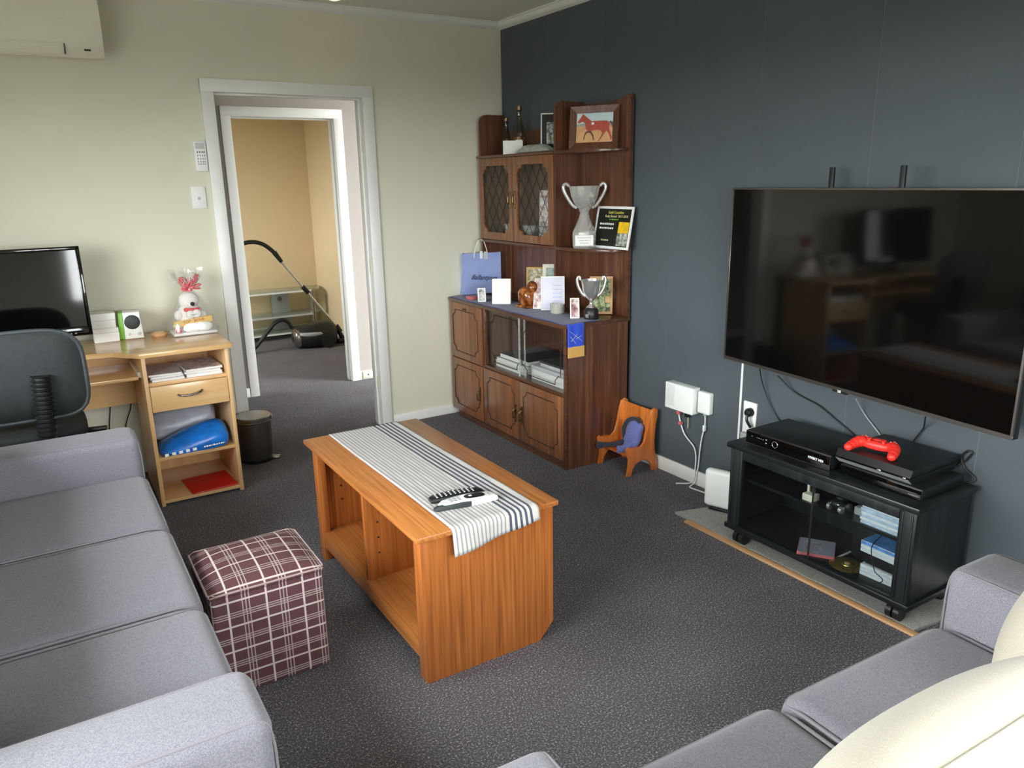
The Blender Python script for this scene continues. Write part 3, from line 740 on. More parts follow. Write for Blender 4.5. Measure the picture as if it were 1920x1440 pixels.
bm = G(); cyl(bm, (-2.78, -.70, .12), (-2.78, -.70, .46), .028); obj('gas_column', bm, 'black', t)
bm = G(); tube(bm, [(-2.72, -.72, .475), (-2.60, -.78, .50), (-2.54, -.80, .505)], .008, 8, 4); cyl(bm, (-2.60, -.78, .503), (-2.53, -.80, .505), .012, n=10); obj('height_lever', bm, 'black', t)
for k in range(5):
    a = 2*PI*k/5+.5; e = Vector((-2.78+.27*math.cos(a), -.70+.24*math.sin(a), .075))
    bm = G(); tube(bm, [(-2.78, -.70, .13), ((-2.78+e.x)/2, (-.70+e.y)/2, .115), e], .017, 8, 3); l = obj('base_leg', bm, 'black', t)
    bm = G(); cyl(bm, (e.x-.02, e.y, .028), (e.x+.02, e.y, .028), .028, n=12); box(bm, e.x-.012, e.x+.012, e.y-.012, e.y+.012, .03, .075, .003); obj('castor', bm, 'black', l)

# ================================================================ TV on its wall bracket
TVL, TVR, TY, TW, TZ = -.07, -.212, -2.026, 1.315, .705
TH = TW/1.74
dv = Vector((TVR-TVL, -math.sqrt(TW**2-(TVR-TVL)**2), 0))
T = basis((TVL, TY, TZ), dv, (0, 0, 1))      # local x along width, y up, z toward the room?
if (T.to_3x3() @ Vector((0, 0, 1))).x > 0: raise RuntimeError('tv faces wall')
t = thing('television', 'large black flat screen television hanging on the charcoal wall', 'television', T @ Vector((TW/2, 0, -.03)))
bm = G(); box(bm, 0, TW, 0, TH, -.028, -.002, .003, 2, T); obj('casing', bm, 'black', t)
bm = G(); w = .011
box(bm, 0, TW, 0, w+.003, -.004, .004, .001, 1, T); box(bm, 0, TW, TH-w*.7, TH, -.004, .004, .001, 1, T); box(bm, 0, w*.8, w, TH-w*.7, -.004, .004, .001, 1, T); box(bm, TW-w*.8, TW, w, TH-w*.7, -.004, .004, .001, 1, T); fr = obj('bezel', bm, 'dsteel', t)
bm = G(); box(bm, w*.8, TW-w*.8, w, TH-w*.7, -.004, .001, 0, 1, T); obj('screen', bm, 'gloss', t)
bm = G(); box(bm, TW/2-.035, TW/2+.035, -.008, .004, -.006, .0042, .002, 1, T); obj('logo_tab', bm, 'black', t)
text('logo', 'LG', .012, T @ Matrix.Translation((TW/2, -.001, .0048)), 'white', t, bold=.0006)
bm = G(); box(bm, TW/2-.35, TW/2+.35, .2, .55, -.065, -.026, .02, 3, T); obj('rear_bulge', bm, 'black', t)
bt = thing('television_bracket', 'black steel wall bracket with two prongs showing above the television', 'bracket', (-.03, -2.65, .7))
bm = G(); box(bm, -.02, -.0005, -3.0, -2.3, 1.0, 1.3, .002); obj('wall_plate', bm, 'black', bt)
for px in (1570, 1714):
    p = at(px, 320, 0, -.055)
    f = (TY-p.y)/abs(dv.y); xs = TVL+(TVR-TVL)*f+.034
    bm = G(); box(bm, xs, xs+.012, p.y-.010, p.y+.010, .80, 1.535, .002); q = obj('hook_rail', bm, 'black', bt)
    bm = G(); box(bm, min(xs+.008, -.02), -.018, p.y-.006, p.y+.006, 1.1, 1.2, .001); obj('support_arm', bm, 'black', q)

# ================================================================ TV stand on castors
SX0, SX1, SY0, SY1, SZ = -.365, -.03, -3.155, -2.365, .455
t = thing('tv_stand', 'low black wooden television stand with glass doors on castors', 'stand', (-.2, -2.76, .01))
ZB = .075
bm = G(); box(bm, SX0-.018, SX1, SY0-.015, SY1+.015, SZ-.022, SZ, .004, 2); obj('top_board', bm, 'blacktop', t)
bm = G(); box(bm, SX0-.010, SX1, SY0-.012, SY1+.012, ZB, ZB+.022, .004, 2); obj('bottom_board', bm, 'blacktop', t)
bm = G(); box(bm, SX0+.02, SX1, SY0, SY0+.018, ZB+.022, SZ-.022); obj('side_panel', bm, 'blackwood', t)
bm = G(); box(bm, SX0+.02, SX1, SY1-.018, SY1, ZB+.022, SZ-.022); obj('side_panel', bm, 'blackwood', t)
for y in (SY0-.002, SY1-.058):
    bm = G(); box(bm, SX0-.004, SX0+.02, y, y+.060, ZB+.022, SZ-.022, .003); p = obj('front_post', bm, 'blackwood', t)
    bm = G(); box(bm, SX0-.008, SX0-.003, y+.010, y+.016, ZB+.03, SZ-.03, .001); box(bm, SX0-.008, SX0-.003, y+.044, y+.050, ZB+.03, SZ-.03, .001); obj('reed', bm, 'blackwood', p)
bm = G(); box(bm, SX0-.004, SX0+.014, SY0+.058, SY1-.058, SZ-.062, SZ-.022, .002); obj('top_rail', bm, 'blackwood', t)
bm = G(); box(bm, SX1-.008, SX1, SY0+.018, SY1-.018, ZB+.022, SZ-.022); obj('back_panel', bm, 'blackwood', t)
bm = G(); box(bm, SX0+.04, SX1-.008, SY0+.018, SY1-.018, .288, .300); obj('shelf', bm, 'blacktop', t)
ym = (SY0+SY1)/2-.0
for y0, y1 in ((ym+.002, SY1-.060), (SY0+.060, ym-.002)):
    bm = G(); box(bm, SX0+.002, SX0+.006, y0, y1, ZB+.024, SZ-.06); g = obj('glass_door', bm, 'smoke', t)
    bm = G(); e = y0 if y0 > ym-.05 else y1
    box(bm, SX0+.001, SX0+.007, e-.0008, e+.0008, ZB+.024, SZ-.06); obj('glass_edge', bm, 'dsteel', g)
for x in (SX0+.03, SX1-.05):
    for y in (SY0+.05, SY1-.05):
        bm = G(); cyl(bm, (x, y-.024, .039), (x, y-.004, .039), .027, n=16); cyl(bm, (x, y+.004, .039), (x, y+.024, .039), .027, n=16); cyl(bm, (x, y-.02, .039), (x, y+.02, .039), .012, n=12); box(bm, x-.012, x+.012, y-.022, y+.022, .05, ZB+.004, .003); obj('castor', bm, 'black', t)

# underlay offcut and timber strip beneath the stand
bm = G(); random.seed(3)
ed = [(-.345+.006*random.uniform(-1, 1), -2.045-k*1.14/24) for k in range(25)]
poly = [(-.345, -2.03)]+ed+[(-.2, -3.20), (-.016, -3.21), (-.016, -2.10), (-.17, -2.085)]
prism(bm, poly, 2, .0005, .012, .002); obj('carpet_offcut', bm, 'foam', None, 'grey frayed carpet offcut lying under the television stand', 'mat')
bm = G(); box(bm, -.376, -.349, -3.225, -2.12, .0005, .010, .002, T=None); obj('timber_strip', bm, 'rawpine', None, 'bare timber strip on the carpet in front of the television stand', 'strip')

# ---------------------------------------------------------------- devices on the stand
Z = SZ
t = thing('set_top_box', 'black decoder box with a silver ring button on the television stand', 'decoder', (-.2, -2.6, Z))
bx0, bx1, by0, by1 = -.325, -.075, -2.795, -2.405
bm = G(); box(bm, bx0, bx1, by0, by1, Z+.005, Z+.058, .002); obj('case', bm, 'black', t)
bm = G(); box(bm, bx0-.006, bx0, by0-.001, by1+.001, Z+.004, Z+.056, .001); f = obj('front_panel', bm, 'gloss', t)
bm = G(); box(bm, bx0-.0068, bx0-.005, by0-.0012, by1+.0012, Z+.0545, Z+.0560); box(bm, bx0-.0068, bx0-.005, by0-.0012, by1+.0012, Z+.004, Z+.0052); box(bm, bx0-.0068, bx0-.005, by0-.0015, by0, Z+.004, Z+.056); obj('panel_trim', bm, 'dsteel', f)
bm = G(); P = [(bx0-.007, -2.548+.0125*math.cos(a*PI/12), Z+.032+.0125*math.sin(a*PI/12)) for a in range(25)]; tube(bm, P, .0012, 6, 1); obj('ring_button', bm, 'chrome', f)
TT = basis((bx0-.0065, -2.735, Z+.030), (0, -1, 0), (0, 0, 1))
text('badge', 'MYSKY HDi', .013, TT, 'white', f, bold=.0004)
for i, y in enumerate((-2.435, -2.46, -2.47, -2.48, -2.49)):
    bm = G(); box(bm, bx0-.0068, bx0-.005, y-.0022, y+.0022, Z+.036, Z+.038); obj('indicator', bm, 'grey', f)
bm = G(); box(bm, bx0-.0068, bx0-.005, -2.509, -2.502, Z+.038, Z+.042); box(bm, bx0-.0068, bx0-.005, -2.509, -2.502, Z+.024, Z+.028); obj('arrow_key', bm, 'grey', f)
for x in (bx0+.03, bx1-.03):
    for y in (by0+.03, by1-.03):
        bm = G(); cyl(bm, (x, y, Z), (x, y, Z+.006), .012, n=10); obj('foot', bm, 'black', t)
t = thing('disc_player', 'slim black disc player under the game console on the television stand', 'player', (-.2, -2.97, Z))
bm = G(); box(bm, -.315, -.06, -3.135, -2.83, Z+.004, Z+.040, .003); obj('case', bm, 'black', t)
bm = G(); box(bm, -.320, -.314, -3.133, -2.832, Z+.006, Z+.038, .001); f = obj('front_panel', bm, 'gloss', t)
bm = G(); box(bm, -.3206, -.3195, -3.12, -2.98, Z+.022, Z+.0235); box(bm, -.3206, -.3195, -3.128, -3.09, Z+.012, Z+.017); obj('disc_slot', bm, 'dsteel', f)
for x in (-.30, -.08):
    for y in (-3.12, -2.85):
        bm = G(); cyl(bm, (x, y, Z), (x, y, Z+.005), .01, n=10); obj('foot', bm, 'black', t)
t = thing('game_console', 'black slanted game console with a red controller lying on it', 'console', (-.18, -2.95, Z+.04))
za = Z+.040
bm = G(); prism(bm, [(-.300, za), (-.325, za+.024), (-.032, za+.024), (-.045, za)], 1, -3.09, -2.81, .001); obj('lower_shell', bm, 'black', t)
bm = G(); prism(bm, [(-.322, za+.028), (-.308, za+.052), (-.03, za+.052), (-.032, za+.028)], 1, -3.092, -2.808, .001); obj('upper_shell', bm, 'black', t)
bm = G(); prism(bm, [(-.303, za+.002), (-.327, za+.022), (-.3245, za+.022), (-.3005, za+.002)], 1, -3.088, -2.812); obj('front_face', bm, 'grey', t)
bm = G(); box(bm, -.31, -.05, -3.085, -2.815, za+.023, za+.029); obj('light_seam', bm, 'gloss', t)
bm = G(); box(bm, -.329, -.325, -2.99, -2.975, za+.024, za+.028, .001); box(bm, -.329, -.325, -3.08, -3.068, za+.024, za+.028, .001); obj('power_button', bm, 'chrome', t)
# controller
zc = za+.052
pc = at(1643, 838, 2, zc+.02)
t = thing('game_controller', 'bright red game controller lying on the black game console', 'controller', (pc.x, pc.y, zc))
T = basis((pc.x, pc.y, zc), (.18, -1, 0), (1, .18, 0))
bm = G(); blob(bm, T @ Vector((0, .012, .024)), .056, .026, .017, .7, 24, 14, T.to_3x3().to_4x4()); b0 = bm
for s in (-1, 1):
    pts = [(s*.050, .014, .026), (s*.064, -.006, .025), (s*.072, -.030, .020), (s*.075, -.052, .0155)]
    tube(b0, [T @ Vector(p) for p in pts], [.021]*7+[.019]*5+[.017]*5+[.014]*4, 12, 6)
    blob(b0, T @ Vector((s*.0755, -.054, .0155)), .0145, .0155, .0145, 1, 14, 10); blob(b0, T @ Vector((s*.048, .016, .026)), .024, .024, .018, .9, 16, 10)
obj('shell', b0, 'redpad', t, sm=80)
bm = G(); box(bm, -.022, .022, .012, .034, .039, .043, .002, 2, T); obj('touch_pad', bm, 'redpad', t)
for s in (-1, 1):
    bm = G(); lathe(bm, [(.006, 0), (.005, .008), (.0085, .010), (.0085, .013), (.006, .0125)], n=14, T=T @ Matrix.Translation((s*.025, -.006, .038))); obj('thumb_stick', bm, 'redpad', t)
    for dx, dy in ((0, .009), (0, -.009), (.009, 0), (-.009, 0)):
        bm = G(); p = T @ Vector((s*.050+dx, .018+dy, .043)); blob(bm, p, .004, .004, .003, 1, 8, 6); obj('button', bm, 'pink', t)

# ---------------------------------------------------------------- inside the stand
Zs, Zb = .300, ZB+.022
def cover(name, label, cat, x0, x1, y0, y1, z0, h, mats, rot=0, group=None, spine=None):
    t = thing(name, label, cat, ((x0+x1)/2, (y0+y1)/2, z0), group)
    T = RZ(rot, ((x0+x1)/2, (y0+y1)/2, 0)); w, d = (x1-x0)/2, (y1-y0)/2
    bm = G(); box(bm, -w, w, -d, d, z0, z0+h, min(.0015, h/4), 1, T); obj('case', bm, mats[0], t)
    bm = G(); box(bm, -w*.96, w*.96, -d*.97, d*.97, z0+h-.0005, z0+h+.0004, 0, 1, T); obj('cover_print', bm, mats[1], t)
    bm = G(); box(bm, -w-.0004, -w+.001, -d*.97, d*.97, z0+h*.12, z0+h*.88, 0, 1, T); obj('spine', bm, mats[2] if len(mats) > 2 else mats[1], t)
    return t
M['dvdblue'] = plain('pale_blue_print', '#b9cfe4', .35, var=.15, vs=60); M['dvdwht'] = plain('white_print', '#dfe6ea', .35, var=.1, vs=80)
M['dvdsky'] = plain('sky_blue_print', '#5d9ade', .35, var=.2, vs=40); M['dvdpale'] = plain('pale_case', '#cfd9df', .3)
M['cdpink'] = plain('pink_case', '#c4696c', .3); M['cdprint'] = picture('cd_cover_print', ['#55545c', '#a9a2a8', '#8c9bb0', '#c9b8b6'], 30)
dv_y = -3.02
for i in range(7):
    cover('disc_case', ['bottom', 'second lowest', 'third lowest', 'middle', 'third highest', 'second highest', 'topmost'][i]+' pale disc case of the stack on the upper shelf of the television stand', 'disc case', -.315+.004*(i % 3), -.18+.004*(i % 3), dv_y-.097+.003*((i*2) % 3), dv_y+.093+.003*((i*2) % 3)-(.03 if i == 6 else 0), Zs+i*.0117, .0115, ['dvdpale', 'dvdblue', 'dvdwht' if i % 2 else 'dvdblue'], 0, 'discs on the upper shelf')
for i in range(3):
    cover('disc_case', ['lowest', 'middle', 'upper'][i]+' white disc case of the three under the black case in the television stand', 'disc case', -.30, -.165, dv_y-.097, dv_y+.085, Zb+i*.0145, .014, ['dvdpale', 'dvdwht', 'dvdwht'], 2, 'discs on the stand floor')
bm = G(); box(bm, -.29, -.17, -3.11, -2.945, Zb+.0435, Zb+.090, .003); obj('black_case', bm, 'black', None, 'black case between white and blue disc cases in the television stand', 'case')
for i in range(3):
    cover('disc_case', ['pale disc case resting directly on the black case in the television stand', 'pale disc case directly below the bright blue one in the television stand', 'bright blue disc case on top of the low stack in the television stand'][i], 'disc case', -.305, -.17, dv_y-.095, dv_y+.087, Zb+.0902+i*.0145, .014, ['dvdpale', 'dvdsky', 'dvdsky' if i == 2 else 'dvdwht'], -2, 'discs above the black case')
cover('music_disc_case', 'pink music disc case lying on the floor of the television stand', 'disc case', -.34, -.205, -2.80, -2.665, Zb, .012, ['cdpink', 'cdprint', 'cdpink'], 33)
bm = G(); box(bm, -.30, -.18, -2.825, -2.815, Zb, Zb+.004, .001, 1); obj('pen', bm, 'paperg', None, 'slim pale pen beside the pink disc case', 'pen')
t = thing('brass_disc', 'round brass disc beside the pink disc case in the television stand', 'disc', (-.285, -2.875, Zb))
bm = G(); lathe(bm, [(.060, .0), (.063, .002), (.058, .005), (.02, .004), (.018, .008), (.006, .008), (.005, .006)], (-.285, -2.875, Zb), 36); obj('plate', bm, 'brasspl', t)
bm = G(); lathe(bm, [(.010, .008), (.010, .010), (.006, .0105)], (-.285, -2.875, Zb), 16); obj('hub', bm, 'rawpine', t)
t = thing('charger_dock', 'cream charger stand with a small black handset on the upper shelf', 'charger', (-.29, -2.70, Zs))
bm = G(); box(bm, -.315, -.27, -2.725, -2.678, Zs, Zs+.028, .003); box(bm, -.29, -.28, -2.690, -2.680, Zs+.02, Zs+.085, .002); obj('dock', bm, 'cream', t)
bm = G(); box(bm, -.288, -.270, -2.718, -2.692, Zs+.028, Zs+.075, .006, 3); obj('handset', bm, 'black', t)
t = thing('toy_car', 'small black and silver toy car on the upper shelf behind glass', 'toy', (-.28, -2.82, Zs))
bm = G(); blob(bm, (-.285, -2.82, Zs+.030), .036, .024, .016, .7, 20, 10); blob(bm, (-.275, -2.82, Zs+.046), .020, .019, .012, .8, 16, 8); obj('body', bm, 'black', t)
for x in (-.308, -.262):
    for y in (-2.844, -2.796):
        bm = G(); cyl(bm, (x, y-.006, Zs+.014), (x, y+.006, Zs+.014), .014, n=14); obj('wheel', bm, 'chrome', t)
bm = G(); box(bm, -.318, -.300, -2.838, -2.802, Zs+.030, Zs+.036, .002); obj('grille', bm, 'chrome', t)
bm = G(); box(bm, -.27, -.235, -2.905, -2.87, Zs, Zs+.03, .003); obj('small_box', bm, 'grey', None, 'little grey box behind the toy car on the upper shelf', 'box')
bm = G(); box(bm, -.20, -.12, -2.93, -2.83, Zb, Zb+.14, .004); obj('power_adapter_box', bm, 'black', None, 'tall black box beside the blue disc cases inside the stand', 'box')

# ---------------------------------------------------------------- cables
def cable(label, pts, r=.0028, mat='black', cat='cable', name='cable'):
    bm = G(); tube(bm, pts, r, 7, 6); return obj(name, bm, mat, None, label, cat, sm=80)
def wp(px, py, x=-.012): return at(px, py, 0, x)
cable('straight black lead dropping from the television behind the decoder', [wp(1424, 690, -.05), wp(1430, 720, -.03), wp(1445, 760), wp(1465, 792), (-.03, -2.43, .46), (-.05, -2.45, .47)])
cable('wavy black lead running from the television towards the decoder corner', [wp(1458, 704, -.05), wp(1490, 735), wp(1535, 760), wp(1565, 785), wp(1600, 815), (-.03, -2.72, .47), (-.05, -2.74, .48)])
cable('grey lead hanging from the television behind the red controller', [wp(1605, 748, -.06), wp(1620, 775), wp(1640, 802), wp(1655, 822), (-.03, -2.82, .50), (-.03, -2.83, .515)], .0026, 'grey')
cable('kinked black lead hanging from the television behind the game console', [wp(1735, 782, -.08), wp(1732, 802), wp(1722, 815), wp(1708, 836), (-.02, -2.93, .50), (-.03, -2.95, .515)])
cable('bundle of black leads looped beside the game console', [wp(1775, 880, -.03), wp(1805, 868), wp(1822, 850), wp(1815, 845), wp(1803, 856), wp(1808, 876), wp(1822, 890), wp(1828, 900), wp(1815, 905, -.02)], .0035)
cable('black lead coiled on the floor inside the stand', [(-.15, -2.86, Zb+.145), (-.20, -2.95, Zb+.145), (-.33, -2.99, Zb+.135), (-.345, -3.02, Zb+.06), (-.34, -3.05, Zb+.035), (-.345, -3.01, Zb+.01), (-.33, -2.93, Zb+.004), (-.25, -2.90, Zb+.004)], .0018)
# white conduit tape on the wall beside the outlet
bm = G(); box(bm, -.004, 0, -2.084, -2.073, .30, .70, .001); obj('cable_trunking', bm, 'white', None, 'narrow white cable trunking rising from the outlet to the television', 'trunking')
t = thing('power_outlet', 'white double power outlet with a black plug, behind the television stand', 'outlet', (0, -2.14, .3))
bm = G(); box(bm, -.010, 0, -2.178, -2.104, .315, .51, .003); obj('plate', bm, 'white', t)
bm = G(); lathe(bm, [(.020, 0), (.020, .02), (.014, .03), (.006, .032)], n=16, T=basis((-.010, -2.15, .465), (0, 1, 0), (0, 0, 1)) @ RA('X', 180)); 
tube(bm, [(-.035, -2.15, .455), (-.04, -2.155, .43), (-.03, -2.17, .40)], .007, 8, 4); obj('plug', bm, 'black', t)
bm = G(); box(bm, -.035, -.010, -2.155, -2.115, .335, .365, .003); obj('adapter', bm, 'grey', t)
cable('pale lead trailing from the black wall plug behind the decoder', [(-.03, -2.168, .405), (-.02, -2.185, .37), (-.03, -2.20, .35), (-.02, -2.21, .30)], .0025, 'cream')
# phone terminals
t = thing('phone_terminal', 'larger white vented phone terminal box on the charcoal wall', 'wall box', (0, -1.72, .36))
bm = G(); box(bm, -.055, 0, -1.825, -1.632, .372, .508, .006, 3); b0 = obj('case', bm, 'white', t)
for k in range(9):
    bm = G(); box(bm, -.0562, -.054, -1.700+.0065*k, -1.697+.0065*k, .39, .50, .0005, 1); obj('vent_rib', bm, 'paperg', b0)
t = thing('phone_socket', 'smaller white phone socket box on the charcoal wall beside the vented terminal', 'wall box', (0, -1.88, .38))
bm = G(); box(bm, -.035, 0, -1.915, -1.838, .39, .50, .008, 3); obj('case', bm, 'white', t)
bm = G(); box(bm, -.022, -.01, -1.885, -1.868, .378, .392, .002); obj('jack', bm, 'grey', t)
cable('white lead with red clips looping from the vented terminal down to the floor', [(-.02, -1.70, .375), (-.02, -1.705, .33), (-.016, -1.74, .25), (-.016, -1.81, .20), (-.018, -1.83, .15), (-.022, -1.83, .06), (-.03, -1.82, .012), (-.09, -1.77, .005)], .0035, 'white')
for z, y in ((.352, -1.701), (.300, -1.716)):
    bm = G(); box(bm, -.029, -.011, y-.010, y+.010, z-.008, z+.008, .002); obj('cable_clip', bm, 'cdpink', None, ['lower pink clip on the white phone lead', 'upper pink clip on the white phone lead'][z > .32], 'clip')
bm = G(); box(bm, -.035, -.012, -1.775, -1.755, .345, .372, .003); obj('cable_gland', bm, 'black', None, 'short black plug under the vented phone terminal', 'plug')
cable('short yellowish wire hanging below the vented terminal', [(-.02, -1.765, .35), (-.018, -1.766, .32), (-.018, -1.766, .285)], .0022, 'wax')
cable('white lead running from the smaller phone socket to the router', [(-.016, -1.877, .38), (-.016, -1.878, .33), (-.016, -1.862, .26), (-.016, -1.852, .18), (-.018, -1.848, .10), (-.03, -1.84, .02), (-.07, -1.85, .006), (-.06, -1.95, .006), (-.10, -2.04, .02)], .0035, 'white')
bm = G(); box(bm, -.026, -.010, -1.884, -1.871, .30, .33, .003); obj('line_filter', bm, 'white', None, 'little white filter on the lead below the phone socket', 'filter')
t = thing('router', 'upright white wireless router on the floor beside the television stand', 'router', (-.13, -2.15, 0))
T = RZ(20, (-.145, -2.15, 0))
bm = G(); box(bm, -.024, .024, -.10, .10, .022, .205, .02, 5, T); obj('case', bm, 'white', t)
bm = G(); box(bm, -.03, .03, -.07, .07, .012, .026, .004, 2, T); obj('stand', bm, 'black', t)

# ---------------------------------------------------------------- child's chair and bag
t = thing('child_chair', 'small orange pine child seat with curved sides beside the cabinet', 'chair', (-.13, -1.43, 0))
def side(y):
    # profile in (x,z): front is -x
    P = [(-.232, 0), (-.205, 0), (-.195, .04), (-.175, .065), (-.13, .078), (-.085, .065), (-.065, .035), (-.058, 0), (-.022, 0), (-.026, .05), (-.045, .10), (-.052, .16), (-.045, .25), (-.030, .31), (-.032, .335), (-.05, .345), (-.075, .335), (-.085, .30), (-.10, .22), (-.115, .165), (-.14, .145), (-.19, .150), (-.225, .160), (-.238, .150), (-.236, .13), (-.215, .09), (-.218, .05)]
    bm = G(); prism(bm, P, 1, y, y+.016, .002); obj('side', bm, 'pine', t)
side(-1.56); side(-1.322)
bm = G(); box(bm, -.195, -.06, -1.546, -1.32, .088, .100, .002); obj('seat', bm, 'pine', t)
bm = G(); prism(bm, [(-.075, .10), (-.063, .10), (-.050, .325), (-.065, .335)], 1, -1.546, -1.32, .002); obj('backrest', bm, 'pine', t)
t = thing('small_backpack', 'little faded blue bag with a charcoal strap on the child seat', 'bag', (-.12, -1.43, .1))
bm = G(); T = Matrix.Translation((-.105, -1.452, .172)) @ RA('X', 14) @ RA('Y', 14)
blob(bm, (0, 0, 0), .026, .055, .088, .75, 24, 16, T)
for v in bm.verts: v.co += Vector((0, 1, 0))*.006*math.sin(60*v.co.z+40*v.co.y)
obj('body', bm, 'bagblue', t, sm=80)
bm = G(); tube(bm, [(-.122, -1.41, .13), (-.122, -1.395, .20), (-.108, -1.415, .252), (-.092, -1.455, .268), (-.088, -1.49, .255)], .012, 8, 5); obj('binding', bm, 'bagdark', t)
bm = G(); tube(bm, [(-.13, -1.41, .14), (-.165, -1.39, .122), (-.21, -1.36, .118), (-.232, -1.335, .115)], .014, 8, 5); blob(bm, (-.235, -1.335, .115), .02, .022, .02, .8, 12, 8); obj('strap', bm, 'bagdark', t)
bm = G(); tube(bm, [(-.13, -1.46, .13), (-.165, -1.455, .112), (-.195, -1.43, .108)], .022, 8, 5); obj('flap', bm, 'bagblue', t, sm=80)

# ---------------------------------------------------------------- heat pump, wall remote, switch, light
t = thing('heat_pump', 'white wall mounted heat pump high on the beige wall', 'heat pump', (-2.66, -.1, 2.09))
hx0, hx1 = -3.06, -2.262
prof = [(0, 2.115), (0, 2.385), (-.17, 2.385), (-.19, 2.375), (-.195, 2.245), (-.192, 2.20), (-.185, 2.150), (-.165, 2.098), (-.150, 2.09)]
bm = G(); prism(bm, prof, 0, hx0, hx1, .004); obj('body', bm, 'cream', t)
bm = G(); prism(bm, [(-.190, 2.248), (-.1955, 2.250), (-.1945, 2.372), (-.188, 2.374)], 0, hx0+.004, hx1-.004); obj('front_panel', bm, 'cream', t)
bm = G(); prism(bm, [(-.1855, 2.146), (-.1885, 2.146), (-.170, 2.100), (-.165, 2.100)], 0, hx0+.05, -2.425, .001); obj('louver', bm, 'cream', t)
bm = G(); box(bm, -2.4245, -2.4215, -.187, -.160, 2.102, 2.146); obj('louver_gap', bm, 'inkk', t)
bm = G(); box(bm, -2.345, -2.318, -.181, -.170, 2.120, 2.127, .001, T=None); obj('display', bm, 'inkk', t)
t = thing('heat_pump_remote', 'white heat pump remote in a wall holder above the light switch', 'remote', (-1.862, 0, 1.58))
bm = G(); box(bm, -1.893, -1.832, -.022, 0, 1.585, 1.737, .004, 2); f = obj('case', bm, 'white', t)
bm = G(); box(bm, -1.886, -1.839, -.0228, -.021, 1.698, 1.728, .001); obj('display', bm, 'paperg', f)
for i, z in enumerate((1.682, 1.665, 1.648, 1.634, 1.622)):
    for x in (-1.878, -1.866, -1.854, -1.845):
        bm = G(); box(bm, x-.003, x+.003, -.0238, -.021, z-.0035, z+.0035, .001, 1); obj('button', bm, 'grey' if i else 'inkk', f)
t = thing('light_switch', 'white light switch plate on the beige wall beside the door frame', 'switch', (-1.894, 0, 1.395))
bm = G(); box(bm, -1.931, -1.859, -.010, 0, 1.396, 1.510, .003, 2); obj('plate', bm, 'white', t)
bm = G(); box(bm, -1.901, -1.888, -.0145, -.009, 1.440, 1.456, .002); obj('rocker', bm, 'paperg', t)
t = thing('ceiling_downlight', 'small warm ceiling light near the top of the beige wall', 'ceiling light', (-1.11, -.13, ZC))
pl = at(626, -6, 2, ZC)
bm = G(); lathe(bm, [(.055, 0), (.055, -.006), (.042, -.010), (.040, -.004)], (pl.x, pl.y, ZC), 28); obj('rim', bm, 'cream', t)
bm = G(); lathe(bm, [(.040, -.003), (.030, -.012), (.012, -.018)], (pl.x, pl.y, ZC), 24); obj('bulb', bm, 'warm', t)
t.location = (pl.x, pl.y, ZC); WM[t] = Matrix.Translation(t.location)
for o in t.children: o.matrix_parent_inverse = WM[t].inverted()

# ---------------------------------------------------------------- monitor and desk things
Z = DKZ
t = thing('computer_monitor', 'black computer monitor standing on the beech desk', 'monitor', (-2.83, -.27, Z))
mx0, mx1, mz0, mz1, my = -3.16, -2.50, .835, 1.252, -.30
T = Matrix.Translation((0, my, mz0)) @ RA('X', -3.5) @ Matrix.Translation((0, -my, -mz0))
bm = G(); box(bm, mx0, mx1, my, my+.045, mz0, mz1, .008, 3, T); obj('casing', bm, 'black', t)
bm = G(); w = .018
box(bm, mx0, mx1, my-.008, my+.002, mz1-w, mz1, .003, 2, T); box(bm, mx0, mx1, my-.008, my+.002, mz0, mz0+.045, .003, 2, T); box(bm, mx0, mx0+w, my-.008, my+.002, mz0, mz1, .003, 2, T); box(bm, mx1-w, mx1, my-.008, my+.002, mz0, mz1, .003, 2, T); bz = obj('bezel', bm, 'gloss', t)
bm = G(); box(bm, mx0+.015, mx1-.015, my-.004, my, mz0+.042, mz1-.015, 0, 1, T); obj('screen', bm, 'gloss', t)
for x in (-2.57, -2.59):
    bm = G(); box(bm, x-.004, x+.004, my-.0095, my-.006, mz0+.012, mz0+.016, 0, 1, T); obj('button', bm, 'grey', bz)
bm = G(); box(bm, -2.87, -2.79, my+.02, my+.06, Z+.01, mz0+.1, .01); obj('neck', bm, 'black', t)
bm = G(); lathe(bm, [(.13, 0), (.13, .008), (.06, .018), (.05, .02)], (-2.83, my+.03, Z), 32, 1, .8); obj('foot', bm, 'black', t)
bm = G(); box(bm, -2.665, -2.655, my-.012, my-.006, mz0+.012, mz0+.022, .002); obj('clip', bm, 'white', bz)
y0, y1 = -.19, -.075
for i, (z0, h, dx, mt) in enumerate(((0, .047, .004, 'paper'), (.0475, .022, .004, 'paper'), (.070, .038, -.004, 'paper'), (.1085, .034, -.002, 'white'))):
    t = thing('paper_carton', ['bottom white carton of the stack between the monitor and the speaker', 'flat white carton second from the bottom of the stack beside the speaker', 'white carton third from the bottom of the stack beside the speaker', 'topmost white carton of the stack beside the speaker'][i], 'box', (-2.44, -.13, Z+z0), 'white cartons beside the monitor')
    bm = G(); box(bm, -2.498+dx, -2.385+dx, y0, y1, Z+z0, Z+z0+h-.0005, .0015, 1); obj('tray', bm, mt, t)
    bm = G(); box(bm, -2.4985+dx, -2.3845+dx, y0-.0008, y1, Z+z0+h*.6, Z+z0+h, .001, 1); obj('lid', bm, mt, t)
t = thing('desk_speaker', 'white desk speaker with grey round cone and lime green side', 'speaker', (-2.31, -.13, Z))
T = RZ(-6, (-2.315, -.125, 0))
